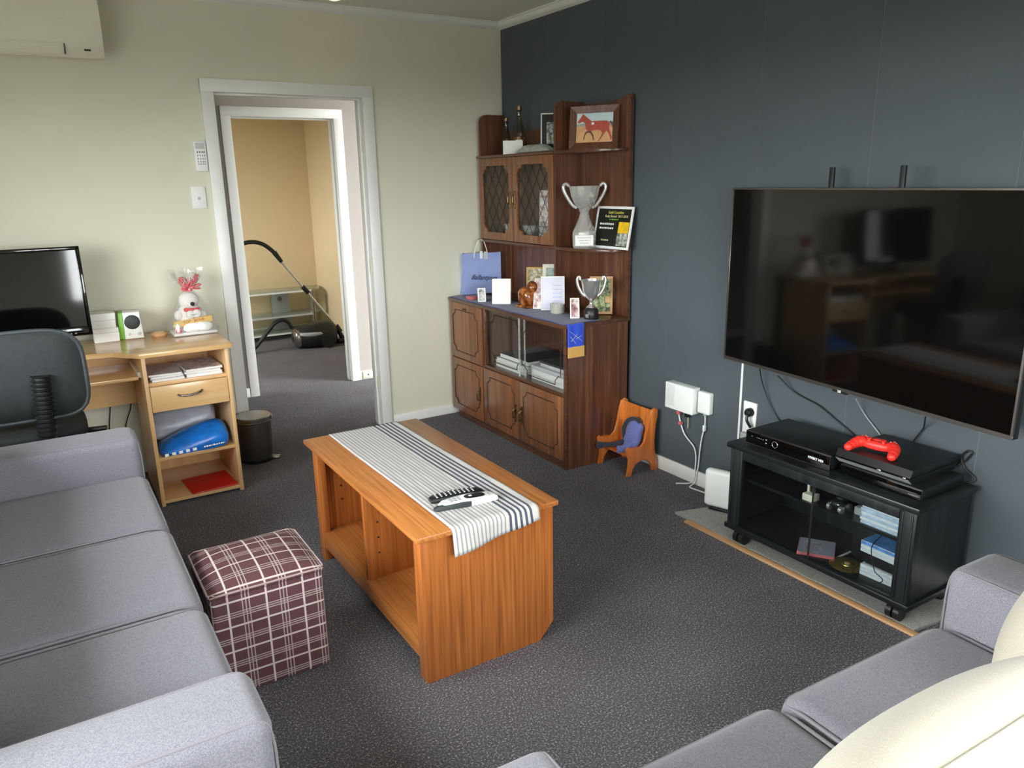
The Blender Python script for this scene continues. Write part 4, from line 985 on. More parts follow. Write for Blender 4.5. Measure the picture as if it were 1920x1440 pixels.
bm = G(); prism(bm, [(-.036, Z), (.052, Z), (.044, Z+.135), (-.034, Z+.135)], 1, -.05, .05, .006, T); obj('front_shell', bm, 'white', t)
bm = G(); prism(bm, [(-.062, Z), (-.036, Z), (-.034, Z+.135), (-.055, Z+.135)], 1, -.048, .055, .006, T); obj('side_shell', bm, 'green', t)
bm = G(); lathe(bm, [(.036, 0), (.036, .004), (.030, .008), (.006, .010)], n=32, T=T @ basis((.006, -.049, Z+.085), (1, 0, 0), (0, 0, 1))); obj('cone', bm, 'chairedge', t)
bm = G(); lathe(bm, [(.008, 0), (.008, .008), (.006, .009)], n=14, T=T @ basis((.032, -.049, Z+.025), (1, 0, 0), (0, 0, 1))); obj('volume_knob', bm, 'paperg', t)
bm = G(); lathe(bm, [(.006, 0), (.006, .004), (.004, .005)], n=14, T=T @ basis((-.012, -.049, Z+.025), (1, 0, 0), (0, 0, 1))); obj('power_button', bm, 'paperg', t)
t = thing('wooden_coaster', 'round wooden coaster on the desk between the speaker and the gift hamper', 'coaster', (-2.195, -.15, Z))
bm = G(); lathe(bm, [(.036, 0), (.038, .003), (.038, .013), (.034, .016), (.003, .016)], (-2.195, -.16, Z), 28); obj('disc', bm, 'rawpine', t)
bm = G(); lathe(bm, [(.026, .016), (.026, .018), (.002, .018)], (-2.195, -.16, Z), 24); obj('cork_pad', bm, 'goldcloth', t)
# gift hamper
gx, gy = -2.035, -.20
t = thing('gift_hamper', 'cellophane wrapped gift hamper with pink ribbon and plush dog on the desk', 'hamper', (gx, gy, Z))
bm = G(); n = 36; R = []
for z, w, d, e in ((.001, .118, .085, 5), (.03, .122, .088, 5), (.09, .100, .072, 3.5), (.15, .072, .052, 3), (.20, .045, .035, 2.5), (.228, .020, .018, 2), (.25, .035, .025, 2), (.29, .062, .045, 2), (.325, .075, .05, 2)):
    q = []
    for i in range(n):
        a = 2*PI*i/n; rr = 1/((abs(math.cos(a))**e+abs(math.sin(a))**e)**(1/e)); rip = 1+(.10 if z > .24 else .03)*math.sin(9*a)*(z/.2)
        q.append(bm.verts.new((gx+w*rr*math.cos(a)*rip, gy+d*rr*math.sin(a)*rip, Z+z+(.012*math.sin(5*a) if z > .3 else 0))))
    R.append(q)
for a, b in zip(R, R[1:]): bridge(bm, a, b)
bm.faces.new(R[0][::-1]); obj('cellophane', bm, 'cello', t, sm=60)
bm = G(); box(bm, gx-.105, gx+.105, gy-.07, gy+.07, Z+.002, Z+.016, .003); obj('tray', bm, 'paper', t)
random.seed(5); bm = G()
for k in range(26):
    a = random.uniform(0, 2*PI); r1 = random.uniform(.026, .052); h = random.uniform(-.015, .05); c = Vector((gx, gy, Z+.238))
    p = Vector((r1*math.cos(a), r1*.8*math.sin(a), h)); q = Vector((-p.y, p.x, 0)).normalized()*.010
    tube(bm, [c, c+p*.8+q, c+p*1.25+Vector((0, 0, .006)), c+p*.8-q, c], .0042, 5, 4)
obj('ribbon_bow', bm, 'pink', t, sm=80)
bm = G()
for k in range(14):
    a = random.uniform(0, 2*PI); r1 = random.uniform(.035, .085); h = random.uniform(0, .07); c = Vector((gx, gy, Z+.25))
    tube(bm, [c, c+Vector((r1*.5*math.cos(a), r1*.5*math.sin(a), h*.8+.02)), c+Vector((r1*math.cos(a), r1*.7*math.sin(a), h))], .0013, 4, 4)
obj('curling_ribbon', bm, 'paper', t, sm=80)
bm = G(); blob(bm, (gx-.005, gy+.0, Z+.172), .050, .036, .045, .95, 20, 14); blob(bm, (gx-.005, gy+.005, Z+.085), .068, .042, .07, .9, 20, 14); blob(bm, (gx-.062, gy-.01, Z+.10), .024, .024, .026, 1, 14, 10); blob(bm, (gx+.052, gy-.01, Z+.095), .022, .022, .026, 1, 14, 10); blob(bm, (gx, gy-.03, Z+.155), .022, .018, .017, 1, 14, 10); d = obj('plush_dog', bm, 'plush', t, sm=80)
bm = G(); blob(bm, (gx+.003, gy-.050, Z+.158), .0105, .008, .0105, 1, 14, 10); obj('nose', bm, 'inkk', d)
bm = G(); prism(bm, [(gx-.042, Z+.135), (gx-.038, Z+.122), (gx-.012, Z+.118), (gx+.0, Z+.126), (gx+.03, Z+.122), (gx+.04, Z+.132), (gx+.03, Z+.138), (gx+.002, Z+.132), (gx-.03, Z+.140)], 1, gy-.052, gy-.034, .002); obj('bow_tie', bm, 'red', d)
bm = G(); blob(bm, (gx-.012, gy-.050, Z+.105), .022, .010, .022, 1, 16, 10); blob(bm, (gx+.018, gy-.050, Z+.108), .022, .010, .022, 1, 16, 10); hp = obj('heart_tag', bm, 'plush', t, sm=80)
marks('heart_writing', basis((gx+.003, gy-.0612, Z+.106), (1, 0, .1), (0, 0, 1)), .03, .006, 'grey', hp, 3)
bm = G(); blob(bm, (gx-.01, gy-.055, Z+.038), .045, .014, .024, .9, 16, 10); blob(bm, (gx+.045, gy-.052, Z+.040), .045, .014, .024, .9, 16, 10); obj('plush_bone', bm, 'plush', t, sm=80)
bm = G(); T = basis((gx, gy-.045, Z+.068), (1, 0, .10), (0, 0, 1)); box(bm, -.098, .092, -.016, .016, -.003, .003, .001, 1, T); c = obj('treat_box', bm, 'yellowcard', t)
text('treat_box_writing', 'TOP   BONE', .019, T @ Matrix.Translation((0, .003, .0035)), 'orangeink', c, bold=.0006)
bm = G(); blob(bm, (gx-.078, gy-.052, Z+.030), .016, .012, .016, 1, 12, 8); obj('wrapped_treat', bm, 'pink', t)
bm = G(); blob(bm, (gx-.085, gy-.045, Z+.052), .018, .012, .014, 1, 12, 8); obj('wrapped_treat', bm, 'wax', t)
# on the desk shelves
random.seed(11)
M['mag1'] = picture('magazine_print', ['#8d8f98', '#cfd0d3', '#b7aeb4', '#e2e1df'], 25); M['mag2'] = picture('pink_magazine_print', ['#b98f96', '#dcd2d2', '#8c8a92', '#d9b4b8'], 25)
stack = [(-2.31, -2.15, 0, .011, 'paper', 2), (-2.31, -2.15, .0112, .004, 'mag1', -3), (-2.315, -2.155, .0155, .009, 'paper', 3), (-2.312, -2.15, .025, .010, 'mag1', -6), (-2.155, -1.975, 0, .018, 'mag1', 2), (-2.155, -1.975, .0182, .010, 'paper', -4), (-2.16, -1.975, .0285, .012, 'mag2', 5)]
labs = ['bottom white booklet of the left paper pile above the desk drawer', 'thin grey leaflet second up in the left paper pile above the drawer', 'white booklet third up in the left paper pile above the drawer', 'grey printed magazine on top of the left paper pile above the drawer', 'thick grey magazine at the bottom of the right paper pile above the drawer', 'white booklet in the middle of the right paper pile above the drawer', 'pinkish magazine on top of the right paper pile above the drawer']
for (x0, x1, dz, h, mt, r), lb in zip(stack, labs):
    t = thing('magazine', lb, 'magazine', ((x0+x1)/2, -.40, .615+dz), 'papers in the desk')
    T = RZ(r*.6, ((x0+x1)/2, -.42, 0)); w = (x1-x0)/2-.006
    bm = G(); box(bm, -w+.002, w-.002, -.118, .118, .615+dz+.001, .615+dz+h-.001, 0, 1, T); obj('pages', bm, 'paper', t)
    bm = G(); box(bm, -w, w, -.12, .12, .615+dz+h-.0014, .615+dz+h-.0002, 0, 1, T); box(bm, -w, w, -.12, .12, .615+dz, .615+dz+.0012, 0, 1, T); obj('cover', bm, mt, t)
# blue and grey plastic bags
def bag(name, label, P, ys, mat, amp, zb):
    t = thing(name, label, 'bag', (-2.14, -.4, zb)); bm = G(); n = len(P)
    R = []
    for j in range(9):
        q = j/8; k = math.sin(PI*(.12+.76*q))**.6; y = ys[0]+(ys[1]-ys[0])*q
        cx = sum(p[0] for p in P)/n
        R.append([bm.verts.new((cx+(p[0]-cx)*(.75+.25*k)+amp*math.sin(7*i+3*j), y+amp*math.sin(5*i+2*j), zb+(p[1])*(k)*(1+.04*math.sin(3*i+5*j))+.001)) for i, p in enumerate(P)])
    for a, b in zip(R, R[1:]): bridge(bm, a, b)
    bm.faces.new(R[0][::-1]); bm.faces.new(R[-1]); obj('wrap', bm, mat, t, sm=70, sub=1); return t
t = bag('plastic_bag', 'shiny blue plastic bag with white logos on the desk shelf', [(-2.325, 0), (-2.20, 0), (-2.08, 0), (-1.985, .0), (-1.972, .06), (-1.99, .115), (-2.04, .125), (-2.14, .10), (-2.24, .065), (-2.315, .025)], (-.575, -.33), 'blueplastic', .0035, .243)
for i in range(5):
    x = -2.285+i*.032; T = basis((x, -.5765, .258+.0015*i), (1, 0, .05), (0, .25, 1))
    bm = G(); box(bm, -.009, .009, -.007, .007, -.002, .0012, .001, 1, T); obj('white_logo', bm, 'white', t)
marks('bag_writing', basis((-2.065, -.578, .270), (1, 0, .05), (0, .25, 1)), .10, .007, 'white', t, 5)
bag('plastic_bag', 'crumpled pale grey plastic bag behind the blue one on the desk shelf', [(-2.325, 0), (-2.0, 0), (-1.985, .10), (-1.99, .195), (-2.10, .19), (-2.18, .165), (-2.22, .16), (-2.31, .145), (-2.325, .07)], (-.33, -.12), 'greyplastic', .005, .243)
t = thing('folder', 'red folder lying on the bottom shelf of the desk', 'folder', (-2.1, -.45, .03))
bm = G(); T = RZ(4, (-2.085, -.455, 0)); box(bm, -.115, .105, -.115, .115, .0305, .0345, .001, 1, T); obj('back_cover', bm, 'red', t)
bm = G(); box(bm, -.115, .105, -.115, .115, .037, .0385, .0005, 1, T); box(bm, -.117, -.113, -.115, .115, .0305, .0385, .001, 1, T); f = obj('front_cover', bm, 'red', t)
marks('folder_writing', T @ Matrix.Translation((0, .01, .0388)), .035, .006, 'pink', f, 2)
bm = G(); box(bm, -.108, .10, -.110, .110, .0345, .037, 0, 1, T); obj('papers', bm, 'paper', t)

# pedal bin
t = thing('pedal_bin', 'small round steel pedal bin between the desk and the doorway', 'bin', (-1.775, -.165, 0))
c = (-1.775, -.150, 0); 
bm = G(); lathe(bm, [(.088, .012), (.090, .02), (.094, .235)], c, 40); obj('body', bm, 'dsteel', t)
bm = G(); lathe(bm, [(.092, .0), (.093, .014), (.088, .016)], c, 40); obj('base_ring', bm, 'black', t)
bm = G(); lathe(bm, [(.096, .233), (.098, .240), (.098, .258), (.094, .262), (.001, .266)], c, 40); l = obj('lid', bm, 'steel', t)
bm = G(); lathe(bm, [(.0965, .228), (.0985, .231), (.0985, .236), (.0965, .238)], c, 40); obj('rim', bm, 'steel', t)
bm = G(); T = RZ(-25, c); box(bm, .09, .125, -.022, .022, .006, .014, .004, 2, T); obj('pedal', bm, 'steel', t)
bm = G(); box(bm, .094, .106, -.015, .015, .238, .262, .003, 2, T); obj('hinge', bm, 'dsteel', l)
# lead under the desk
cable('black lead hanging against the wall under the desk', [(-2.50, -.02, .62), (-2.47, -.02, .52), (-2.46, -.02, .42), (-2.48, -.02, .30), (-2.49, -.02, .2)], .003)
cable('short black lead beside the desk pedestal under the keyboard tray', [(-2.36, -.05, .45), (-2.37, -.04, .38), (-2.40, -.03, .30), (-2.42, -.03, .2)], .003)

# ================================================================ things on the display cabinet
def pframe(name, label, cat, base, w, h, face, lean, mats, fw=.012, th=.010, group=None, easel=True):
    """standing frame: base = centre of bottom edge, face = heading (deg) of its normal, mats = (frame, print)"""
    a = math.radians(face); nrm = Vector((math.cos(a), math.sin(a), 0)); xd = Vector((0, 0, 1)).cross(nrm)
    l = math.radians(lean); up = Vector((0, 0, 1))*math.cos(l)-nrm*math.sin(l)
    T = basis(base, xd, up)
    t = thing(name, label, cat, base, group)
    bm = G(); box(bm, -w/2+fw*.6, w/2-fw*.6, fw*.6, h-fw*.6, -th, -.001, 0, 1, T); obj('backing', bm, mats[0] if len(mats) < 3 else mats[2], t)
    if fw > 0:
        bm = G(); box(bm, -w/2, w/2, 0, fw, -th, .003, .0015, 1, T); box(bm, -w/2, w/2, h-fw, h, -th, .003, .0015, 1, T); box(bm, -w/2, -w/2+fw, fw*.9, h-fw*.9, -th, .003, .0015, 1, T); box(bm, w/2-fw, w/2, fw*.9, h-fw*.9, -th, .003, .0015, 1, T); obj('frame', bm, mats[0], t)
    bm = G(); box(bm, -w/2+fw*.8, w/2-fw*.8, fw*.8, h-fw*.8, -.0012, .0003, 0, 1, T); obj('print', bm, mats[1], t)
    if easel:
        bm = G(); tube(bm, [T @ Vector((0, h*.6, -th)), Vector(base)-nrm*(h*.28)+Vector((0, 0, .003))], .004, 6, 1); obj('easel_leg', bm, mats[0], t)
    return t, T
M['photo_bw'] = picture('black_white_photo', ['#20211f', '#6b6f69', '#b9bcb5', '#e4e4df'], 45)
M['photo_col'] = picture('family_photo', ['#2b2d26', '#7b7a46', '#b9a987', '#d8d3c5'], 40)
M['photo_grn'] = picture('garden_photo', ['#23262a', '#4d5f3c', '#9fae78', '#cfd3b4'], 45)
M['photo_pink'] = picture('wedding_photo', ['#3a3238', '#a97b80', '#d7cfcc', '#e9e6e2'], 28)
M['photo_teal'] = picture('sea_photo', ['#57706c', '#7f9a93', '#a3b3ab', '#c9d0c7'], 30)
M['card'] = plain('white_card', '#ecebe6', .6, var=.02, vs=60)
M['cardlil'] = plain('lilac_tinted_card', '#d9daea', .6, var=.03, vs=30)
M['amber'] = picture('polished_burl', ['#2a140b', '#6d3a1c', '#b06a33', '#d49a5d'], 22, .15)
Z = CH
# runner cloth on the cabinet top with a hanging blue end
bm = G(); sheet(bm, lambda s, q: (CX-.006+(.23*s), CY0-.01-(1.262)*q, Z+.0022+.0012*math.sin(30*q+5*s)), 10, 60)
tr = obj('cabinet_runner', bm, 'navycloth', None, 'navy blue runner on top of the cabinet with a blue and gold hanging end', 'cloth', solid=.0022, sm=80)
bm = G()
def hang(s, q):
    x = CX+.010+.105*s; d = q*.165
    if q < .12: a = q/.12*PI/2; return (x, CY1-.002-.010*math.sin(a), Z+.0035-.010*(1-math.cos(a)))
    return (x, CY1-.012-.002*math.sin(12*s), Z-.0065-(q-.12)*.14)
sheet(bm, hang, 12, 24); obj('hanging_end', bm, 'bluecloth', tr, solid=.002, sm=80)
bm = G(); box(bm, CX+.010, CX+.115, CY1-.0155, CY1-.0105, Z-.172, Z-.115, .001, 1); obj('gold_hem', bm, 'goldcloth', tr)
bm = G()
for a, b in (((.02, -.03), (.10, -.09)), ((.03, -.085), (.07, -.05)), ((.06, -.075), (.10, -.06)), ((.025, -.06), (.06, -.10))):
    cyl(bm, (CX+a[0], CY1-.0155, Z+a[1]), (CX+b[0], CY1-.0155, Z+b[1]), .0010, n=5)
obj('silver_stitching', bm, 'paperg', tr)
Z = CH+.0045
# lilac gift bag
t = thing('gift_bag', 'lilac paper gift bag with cord handles on the cabinet by the beige wall', 'gift bag', (-.25, -.10, Z))
c0 = Vector((-.36, -.055, Z)); xd = Vector((.80, -.60, 0)).normalized()
T = basis(c0, (.985, -.17, 0), (0, 0, 1))      # x along the wide face, y up, z toward the camera side
gw, gh, gd = .27, .265, .10
def gb(s, q, k): return T @ Vector((s, q, k))
bm = G()
V = [[bm.verts.new(gb(x, y, z)) for (x, z) in ((0, 0), (gw, 0), (gw+.004, -gd*.5), (gw, -gd), (0, -gd), (.032*y/gh+.004 if y > .05 else -.002, -gd*.5))] for y in (0.002, .06, .16, gh)]
for A, B in zip(V, V[1:]): bridge(bm, A, B)
bm.faces.new(V[0][::-1]); obj('bag_body', bm, 'lilac', t, sm=20)
text('bag_writing', 'Ballantynes', .044, T @ Matrix.Translation((.150, .105, .0012)) @ RA('Z', -5), 'ink', t, shear=.45, bold=.0005, sx=.9)
for z in (0.001, -gd-.001):
    bm = G(); tube(bm, [gb(.085, gh-.03, z), gb(.09, gh+.01, z), gb(.115, gh+.075, z+.004), gb(.135, gh+.085, z+.004), gb(.155, gh+.07, z+.004), gb(.175, gh+.01, z), gb(.178, gh-.03, z)], .0028, 7, 5); obj('cord_handle', bm, 'card', t, sm=80)
bm = G(); box(bm, .125, .143, gh-.035, gh+.012, .002, .0035, 0, 1, T); obj('gift_tag', bm, 'card', t)
bm = G(); box(bm, .152, .178, gh-.04, gh+.008, .002, .0035, 0, 1, T); obj('gift_tag', bm, 'paperg', t)
bm = G(); box(bm, -.425, -.375, -.275, -.215, Z, Z+.022, .004, 2); obj('lipstick_box', bm, 'cdpink', None, 'small pink box in front of the lilac gift bag', 'box')
# cards and frames along the cabinet top (heading 215-235 deg faces the camera)
F = 232
def bt(px, py): p = at(px, py, 2, Z); return (p.x, p.y, Z)
pframe('framed_photo', 'tiny white framed animal photo beside the lilac gift bag', 'photo frame', bt(904, 566), .050, .085, 246, 14, ('card', 'photo_bw'), .008, .006)
t, T = pframe('greeting_card', 'large blank white greeting card standing on the cabinet', 'card', bt(940, 570), .112, .150, F, 10, ('card', 'card'), 0, .003, easel=False)
bm = G(); box(bm, .05, .056, 0, .15, -.03, .0, 0, 1, T); obj('card_back_leaf', bm, 'card', t)
p = at(980, 575, 0, -.13); 
pframe('framed_photo', 'group photo in a pale frame at the back of the cabinet top', 'photo frame', (-.115, -.56, Z), .135, .205, F, 8, ('goldcloth', 'photo_col'), .008, .010)
pframe('framed_photo', 'cream framed sea photo leaning against the cabinet back', 'photo frame', (-.105, -.715, Z), .13, .235, F, 8, ('cream', 'photo_teal'), .022, .010)
t, T = pframe('greeting_card', 'open white card with a lilac page standing above the candle', 'card', (-.235, -.895, Z), .135, .190, F+4, 8, ('card', 'cardlil'), .006, .004, easel=True)
bm = G(); 
for k in range(5): box(bm, .0, .05, .05+.022*k, .0525+.022*k, .0004, .0010, 0, 1, T)
obj('written_lines', bm, 'lilac', t)
t2, T2 = pframe('greeting_card', 'patterned silver card half hidden behind the lilac page card', 'card', (-.262, -.83, Z), .115, .175, F-14, 14, ('card', 'photo_pink'), .005, .004, easel=False)
# polished burl ornament
t = thing('burl_ornament', 'polished brown wood burl ornament on the cabinet top', 'ornament', bt(987, 577))
b0 = Vector(bt(987, 577)); bm = G(); random.seed(4)
blob(bm, b0+Vector((.02, .02, .062)), .050, .060, .064, .9, 32, 20)
blob(bm, b0+Vector((.03, -.02, .118)), .034, .036, .034, .95, 24, 14)
for v in bm.verts:
    d = v.co-b0; v.co += d.normalized()*.008*math.sin(45*d.x+10)*math.sin(38*d.z+4)+Vector((0, 0, 0))
    if v.co.z < Z: v.co.z = Z
obj('carving', bm, 'amber', t, sm=80)
bm = G(); box(bm, b0.x-.03, b0.x+.06, b0.y-.045, b0.y+.075, Z, Z+.014, .005, 2); obj('base', bm, 'amber', t)
# candle glass
t = thing('candle', 'short yellow candle in a glass in front of the white card', 'candle', bt(1045, 592))
b0 = Vector(bt(1045, 588)); bm = G(); lathe(bm, [(.032, .004), (.036, .010), (.037, .040), (.001, .040)], b0, 24); obj('wax', bm, 'wax', t)
bm = G(); lathe(bm, [(.034, 0), (.040, .006), (.041, .056), (.039, .056), (.038, .01), (.002, .004)], b0, 24); obj('glass', bm, 'crystal', t)
# small leaning photo at the corner
pframe('framed_photo', 'narrow horse photo leaning in front of the silver cup', 'photo frame', bt(1078, 597), .050, .112, 236, 24, ('card', 'photo_pink'), .007, .005)
# silver cup
def cup(name, label, base, sc, prof, mat, handles, plinth):
    t = thing(name, label, 'trophy', base); b = Vector(base)
    bm = G(); lathe(bm, [(r*sc, z*sc) for r, z in prof], b, 32); obj('cup', bm, mat, t, sm=60)
    vx = Vector((.8, -.6, 0)).normalized()
    for s in (-1, 1):
        bm = G(); tube(bm, [b+vx*(s*r*sc)+Vector((0, 0, z*sc)) for r, z in handles], .055*sc*.12*1.2 if mat == 'chrome' else .009, 8, 6); obj('handle', bm, mat, t, sm=80)
    bm = G(); lathe(bm, [(r*sc, z*sc) for r, z in plinth[1]], b, 28); pl = obj('plinth', bm, plinth[0], t)
    return t, pl
b = bt(1100, 600)
t, pl = cup('silver_cup', 'two handled silver cup on a black plinth on the cabinet', (b[0]+.045, b[1]+.02, Z), 1., [(.022, .055), (.028, .060), (.010, .075), (.008, .090), (.014, .098), (.030, .115), (.046, .150), (.052, .190), (.056, .205), (.054, .205), (.048, .180), (.036, .135), (.004, .110)], 'chrome', [(.030, .118), (.050, .135), (.068, .170), (.074, .205), (.064, .222), (.058, .205)], ('black', [(.038, 0), (.040, .005), (.038, .045), (.030, .056), (.002, .057)]))
bm = G(); box(bm, b[0]-.002, b[0]+.006, b[1]-.012, b[1]+.008, Z+.012, Z+.030, .001); obj('engraved_plate', bm, 'chrome', pl)
# gold framed photo behind it
t, T = pframe('framed_photo', 'tall wooden framed garden photo standing behind the silver cup', 'photo frame', (-.105, -1.165, Z), .125, .205, F-2, 13, ('rawpine', 'photo_grn'), .013, .014, easel=False)
bm = G(); prism(bm, [(-.05, .10), (-.055, .0), (-.12, -.02), (-.12, .06)], 0, -.012, .012, 0, T @ Matrix.Identity(4)); 
bm.free(); bm = G(); prism(bm, [(.0, .11), (-.012, .0), (-.075, .0), (-.07, .07), (-.04, .11)], 0, -.01, .01, .002, basis(T @ Vector((.02, 0, -.014)), T.to_3x3() @ Vector((1, 0, 0)), T.to_3x3() @ Vector((0, 0, 1))) @ Matrix(((1, 0, 0, 0), (0, 0, 1, 0), (0, 1, 0, 0), (0, 0, 0, 1))) if False else Matrix.Identity(4)); bm.free()
nr = T.to_3x3() @ Vector((0, 0, 1)); e0 = T @ Vector((.035, 0, -.014)); bm = G()
vs = [e0+Vector((0, 0, .10)), e0, e0-Vector((nr.x, nr.y, 0)).normalized()*.05, e0-Vector((nr.x, nr.y, 0)).normalized()*.05+Vector((0, 0, .06))]
tx = T.to_3x3() @ Vector((.012, 0, 0)); A = [bm.verts.new(v-tx) for v in vs]; B = [bm.verts.new(v+tx) for v in vs]; bridge(bm, A, B); bm.faces.new(A); bm.faces.new(B[::-1])
for v in bm.verts: v.co.z = max(v.co.z, Z)
obj('easel_foot', bm, 'rawpine', t)

# ---- books and boxes behind the sliding glass
Zg = .423
gl = ['bottom pale album in the left pile behind the sliding glass', 'cream album second in the left pile behind the sliding glass', 'white album third in the left pile behind the sliding glass', 'dark blue album on top of the left pile behind the sliding glass']
for i, (mt, h, dy, dx) in enumerate((('paperg', .014, 0, 0), ('cream', .022, .01, .004), ('paper', .018, -.01, .0), ('bagdark', .028, -.03, .012))):
    z0 = Zg+sum((.014, .022, .018, .028)[:i])+.0004*i
    t = thing('photo_album', gl[i], 'album', (-.27, -.66, z0), 'albums behind the sliding glass')
    bm = G(); box(bm, CX+.05+dx, -.10, -.83+dy, -.52+dy, z0+.002, z0+h-.002); obj('pages', bm, 'paper', t)
    bm = G(); box(bm, CX+.046+dx, -.096, -.835+dy, -.516+dy, z0, z0+.002); box(bm, CX+.046+dx, -.096, -.835+dy, -.516+dy, z0+h-.002, z0+h); obj('cover', bm, mt if mt != 'bagdark' else 'chairedge', t)
t = thing('white_carton', 'long white box on the right behind the sliding glass', 'box', (-.27, -1.08, Zg))
bm = G(); box(bm, CX+.055, -.06, -1.262, -.90, Zg, Zg+.075, .002); obj('tray', bm, 'paper', t)
bm = G(); box(bm, CX+.053, -.058, -1.264, -.898, Zg+.055, Zg+.079, .002); obj('lid', bm, 'paperg', t)
t = thing('green_album', 'dark green folded album on the white box behind the sliding glass', 'album', (-.25, -1.1, Zg+.08))
bm = G(); box(bm, CX+.075, -.08, -1.26, -.96, Zg+.0795, Zg+.098, .003); obj('pages', bm, 'paperg', t)
bm = G(); box(bm, CX+.072, -.078, -1.262, -.955, Zg+.098, Zg+.112, .003); obj('cover', bm, 'chairedge', t)
# ---- glassware and figurine in the hutch
Zh = HZ0+.004
for i, (x, y, s, n, lb) in enumerate(((-.13, -.30, 1.0, 'crystal_bowl', 'tall crystal vase behind the left leaded glass door'), (-.11, -.40, 1.15, 'crystal_bowl', 'crystal jug behind the left leaded glass door near the handle'), (-.13, -.52, 1.1, 'crystal_bowl', 'crystal bowl behind the right leaded glass door near the handle'), (-.14, -.72, 1.3, 'crystal_bowl', 'large crystal bowl behind the right leaded glass door'))):
    t = thing(n, lb, 'glassware', (x, y, Zh)); bm = G()
    lathe(bm, [(.028*s, 0), (.030*s, .006), (.012*s, .014), (.016*s, .03), (.040*s, .06), (.048*s, .095), (.045*s, .097), (.036*s, .06), (.004, .03)], (x, y, Zh), 20); obj('bowl', bm, 'crystal', t, sm=25)
    bm = G(); lathe(bm, [(.046*s, .094), (.049*s, .097), (.046*s, .100)], (x, y, Zh), 20); obj('rim', bm, 'chrome', t)
pframe('greeting_card', 'pink floral card inside the cabinet behind the right leaded door', 'card', (-.115, -.715, Zh), .15, .30, F-6, 6, ('card', 'photo_pink'), .004, .004, easel=False)
# ---- lower quarter shelf: crystal trophy and award certificate
Zt = HZ0
tb = Vector((-.143, -1.062, Zt))
t = thing('crystal_trophy', 'large two handled crystal glass trophy with a white plaque on the cabinet shelf', 'trophy', tb)
bm = G(); lathe(bm, [(.058, 0), (.062, .01), (.064, .06), (.064, .085), (.045, .125), (.030, .160), (.024, .185), (.032, .205), (.055, .235), (.072, .270), (.080, .310), (.085, .325), (.080, .325), (.070, .285), (.050, .245), (.004, .215)], tb, 14); obj('cup', bm, 'crystal', t, sm=12)
vx = Vector((.83, -.56, 0))
for s in (-1, 1):
    bm = G(); tube(bm, [tb+vx*(s*r)+Vector((0, 0, z)) for r, z in ((.040, .212), (.062, .225), (.088, .262), (.108, .300), (.112, .325), (.098, .338), (.082, .325))], .009, 8, 5); obj('handle', bm, 'crystal', t, sm=80)
nv = Vector((-.56, -.83, 0)); T = basis(tb+nv*.066+Vector((0, 0, .042)), vx, (0, 0, 1))
bm = G(); box(bm, -.052, .045, -.026, .030, -.004, .002, .001, 1, T); pq = obj('plaque', bm, 'paper', t)
for k in range(3):
    marks('engraving', T @ Matrix.Translation((-.003, .017-.014*k, .0024)), .07-.012*k, .0045, 'grey', pq, k)
pb = (-.062, -1.175, Zt)
M['poster'] = plain('black_poster', '#191b16', .3, var=.2, vs=10); M['yel'] = plain('yellow_ink', '#d8cf52', .4); M['yelp'] = plain('yellow_print', '#e8bb1e', .35, var=.15, vs=50)
yR = at(1172, 458, 0, -.09).y
pb = (-.078, yR+.142, Zt)
t, T = pframe('award_certificate', 'black and white bordered award certificate beside the crystal trophy', 'certificate', pb, .285, .222, 182, 11, ('paper', 'poster'), .013, .006, easel=True)
text('certificate_title', 'Gold Coastline', .020, T @ Matrix.Translation((.01, .190, .0008)), 'yel', t)
text('certificate_name', 'Rudy Stroud  2017-2018', .018, T @ Matrix.Translation((.018, .170, .0008)), 'wax', t)
marks('certificate_line', T @ Matrix.Translation((.0, .154, .0008)), .07, .006, 'green', t, 4)
marks('certificate_text', T @ Matrix.Translation((-.05, 0.130, .0008)), .11, .010, 'white', t, 6)
marks('certificate_text', T @ Matrix.Translation((-.05, 0.108, .0008)), .11, .010, 'white', t, 6)
marks('certificate_sign', T @ Matrix.Translation((-.05, .045, .0008)), .06, .009, 'wax', t, 8)
bm = G(); box(bm, .045, .125, .085, .142, .0004, .0010, 0, 1, T); obj('yellow_panel', bm, 'yelp', t)
bm = G(); box(bm, .045, .125, .018, .084, .0004, .0010, 0, 1, T); obj('photo_panel', bm, 'photo_bw', t)
# ---- top shelf right: framed horse picture
Zt = HZ1
hb = at(1118, 262, 0, -.135)
t = thing('horse_painting', 'framed picture of a chestnut racehorse on the top cabinet shelf', 'picture', (-.12, -1.09, Zt))
T = basis((-.118, -1.105, Zt), Vector((0, 0, 1)).cross(Vector((math.cos(math.radians(214)), math.sin(math.radians(214)), 0))), (.10, .07, 1))
pw, ph, fw = .265, .215, .034
for nm, P in (('bottom', [(-pw/2, 0), (pw/2, 0), (pw/2-fw, fw), (-pw/2+fw, fw)]), ('top', [(-pw/2, ph), (-pw/2+fw, ph-fw), (pw/2-fw, ph-fw), (pw/2, ph)]), ('left', [(-pw/2, 0), (-pw/2+fw, fw), (-pw/2+fw, ph-fw), (-pw/2, ph)]), ('right', [(pw/2, 0), (pw/2, ph), (pw/2-fw, ph-fw), (pw/2-fw, fw)])):
    bm = G(); A = [bm.verts.new(T @ Vector((p[0], p[1], -.012))) for p in P]
    inner = lambda p: abs(p[0]) < pw/2-fw+.001 and fw-.001 < p[1] < ph-fw+.001
    B = [bm.verts.new(T @ Vector((p[0], p[1], .002 if inner(p) else .014))) for p in P]
    bridge(bm, A, B); bm.faces.new(A); bm.faces.new(B); obj('frame_rail', bm, 'mahog', t)
w0, h0 = pw-2*fw, ph-2*fw; O = T @ Matrix.Translation((-w0/2, fw, 0))
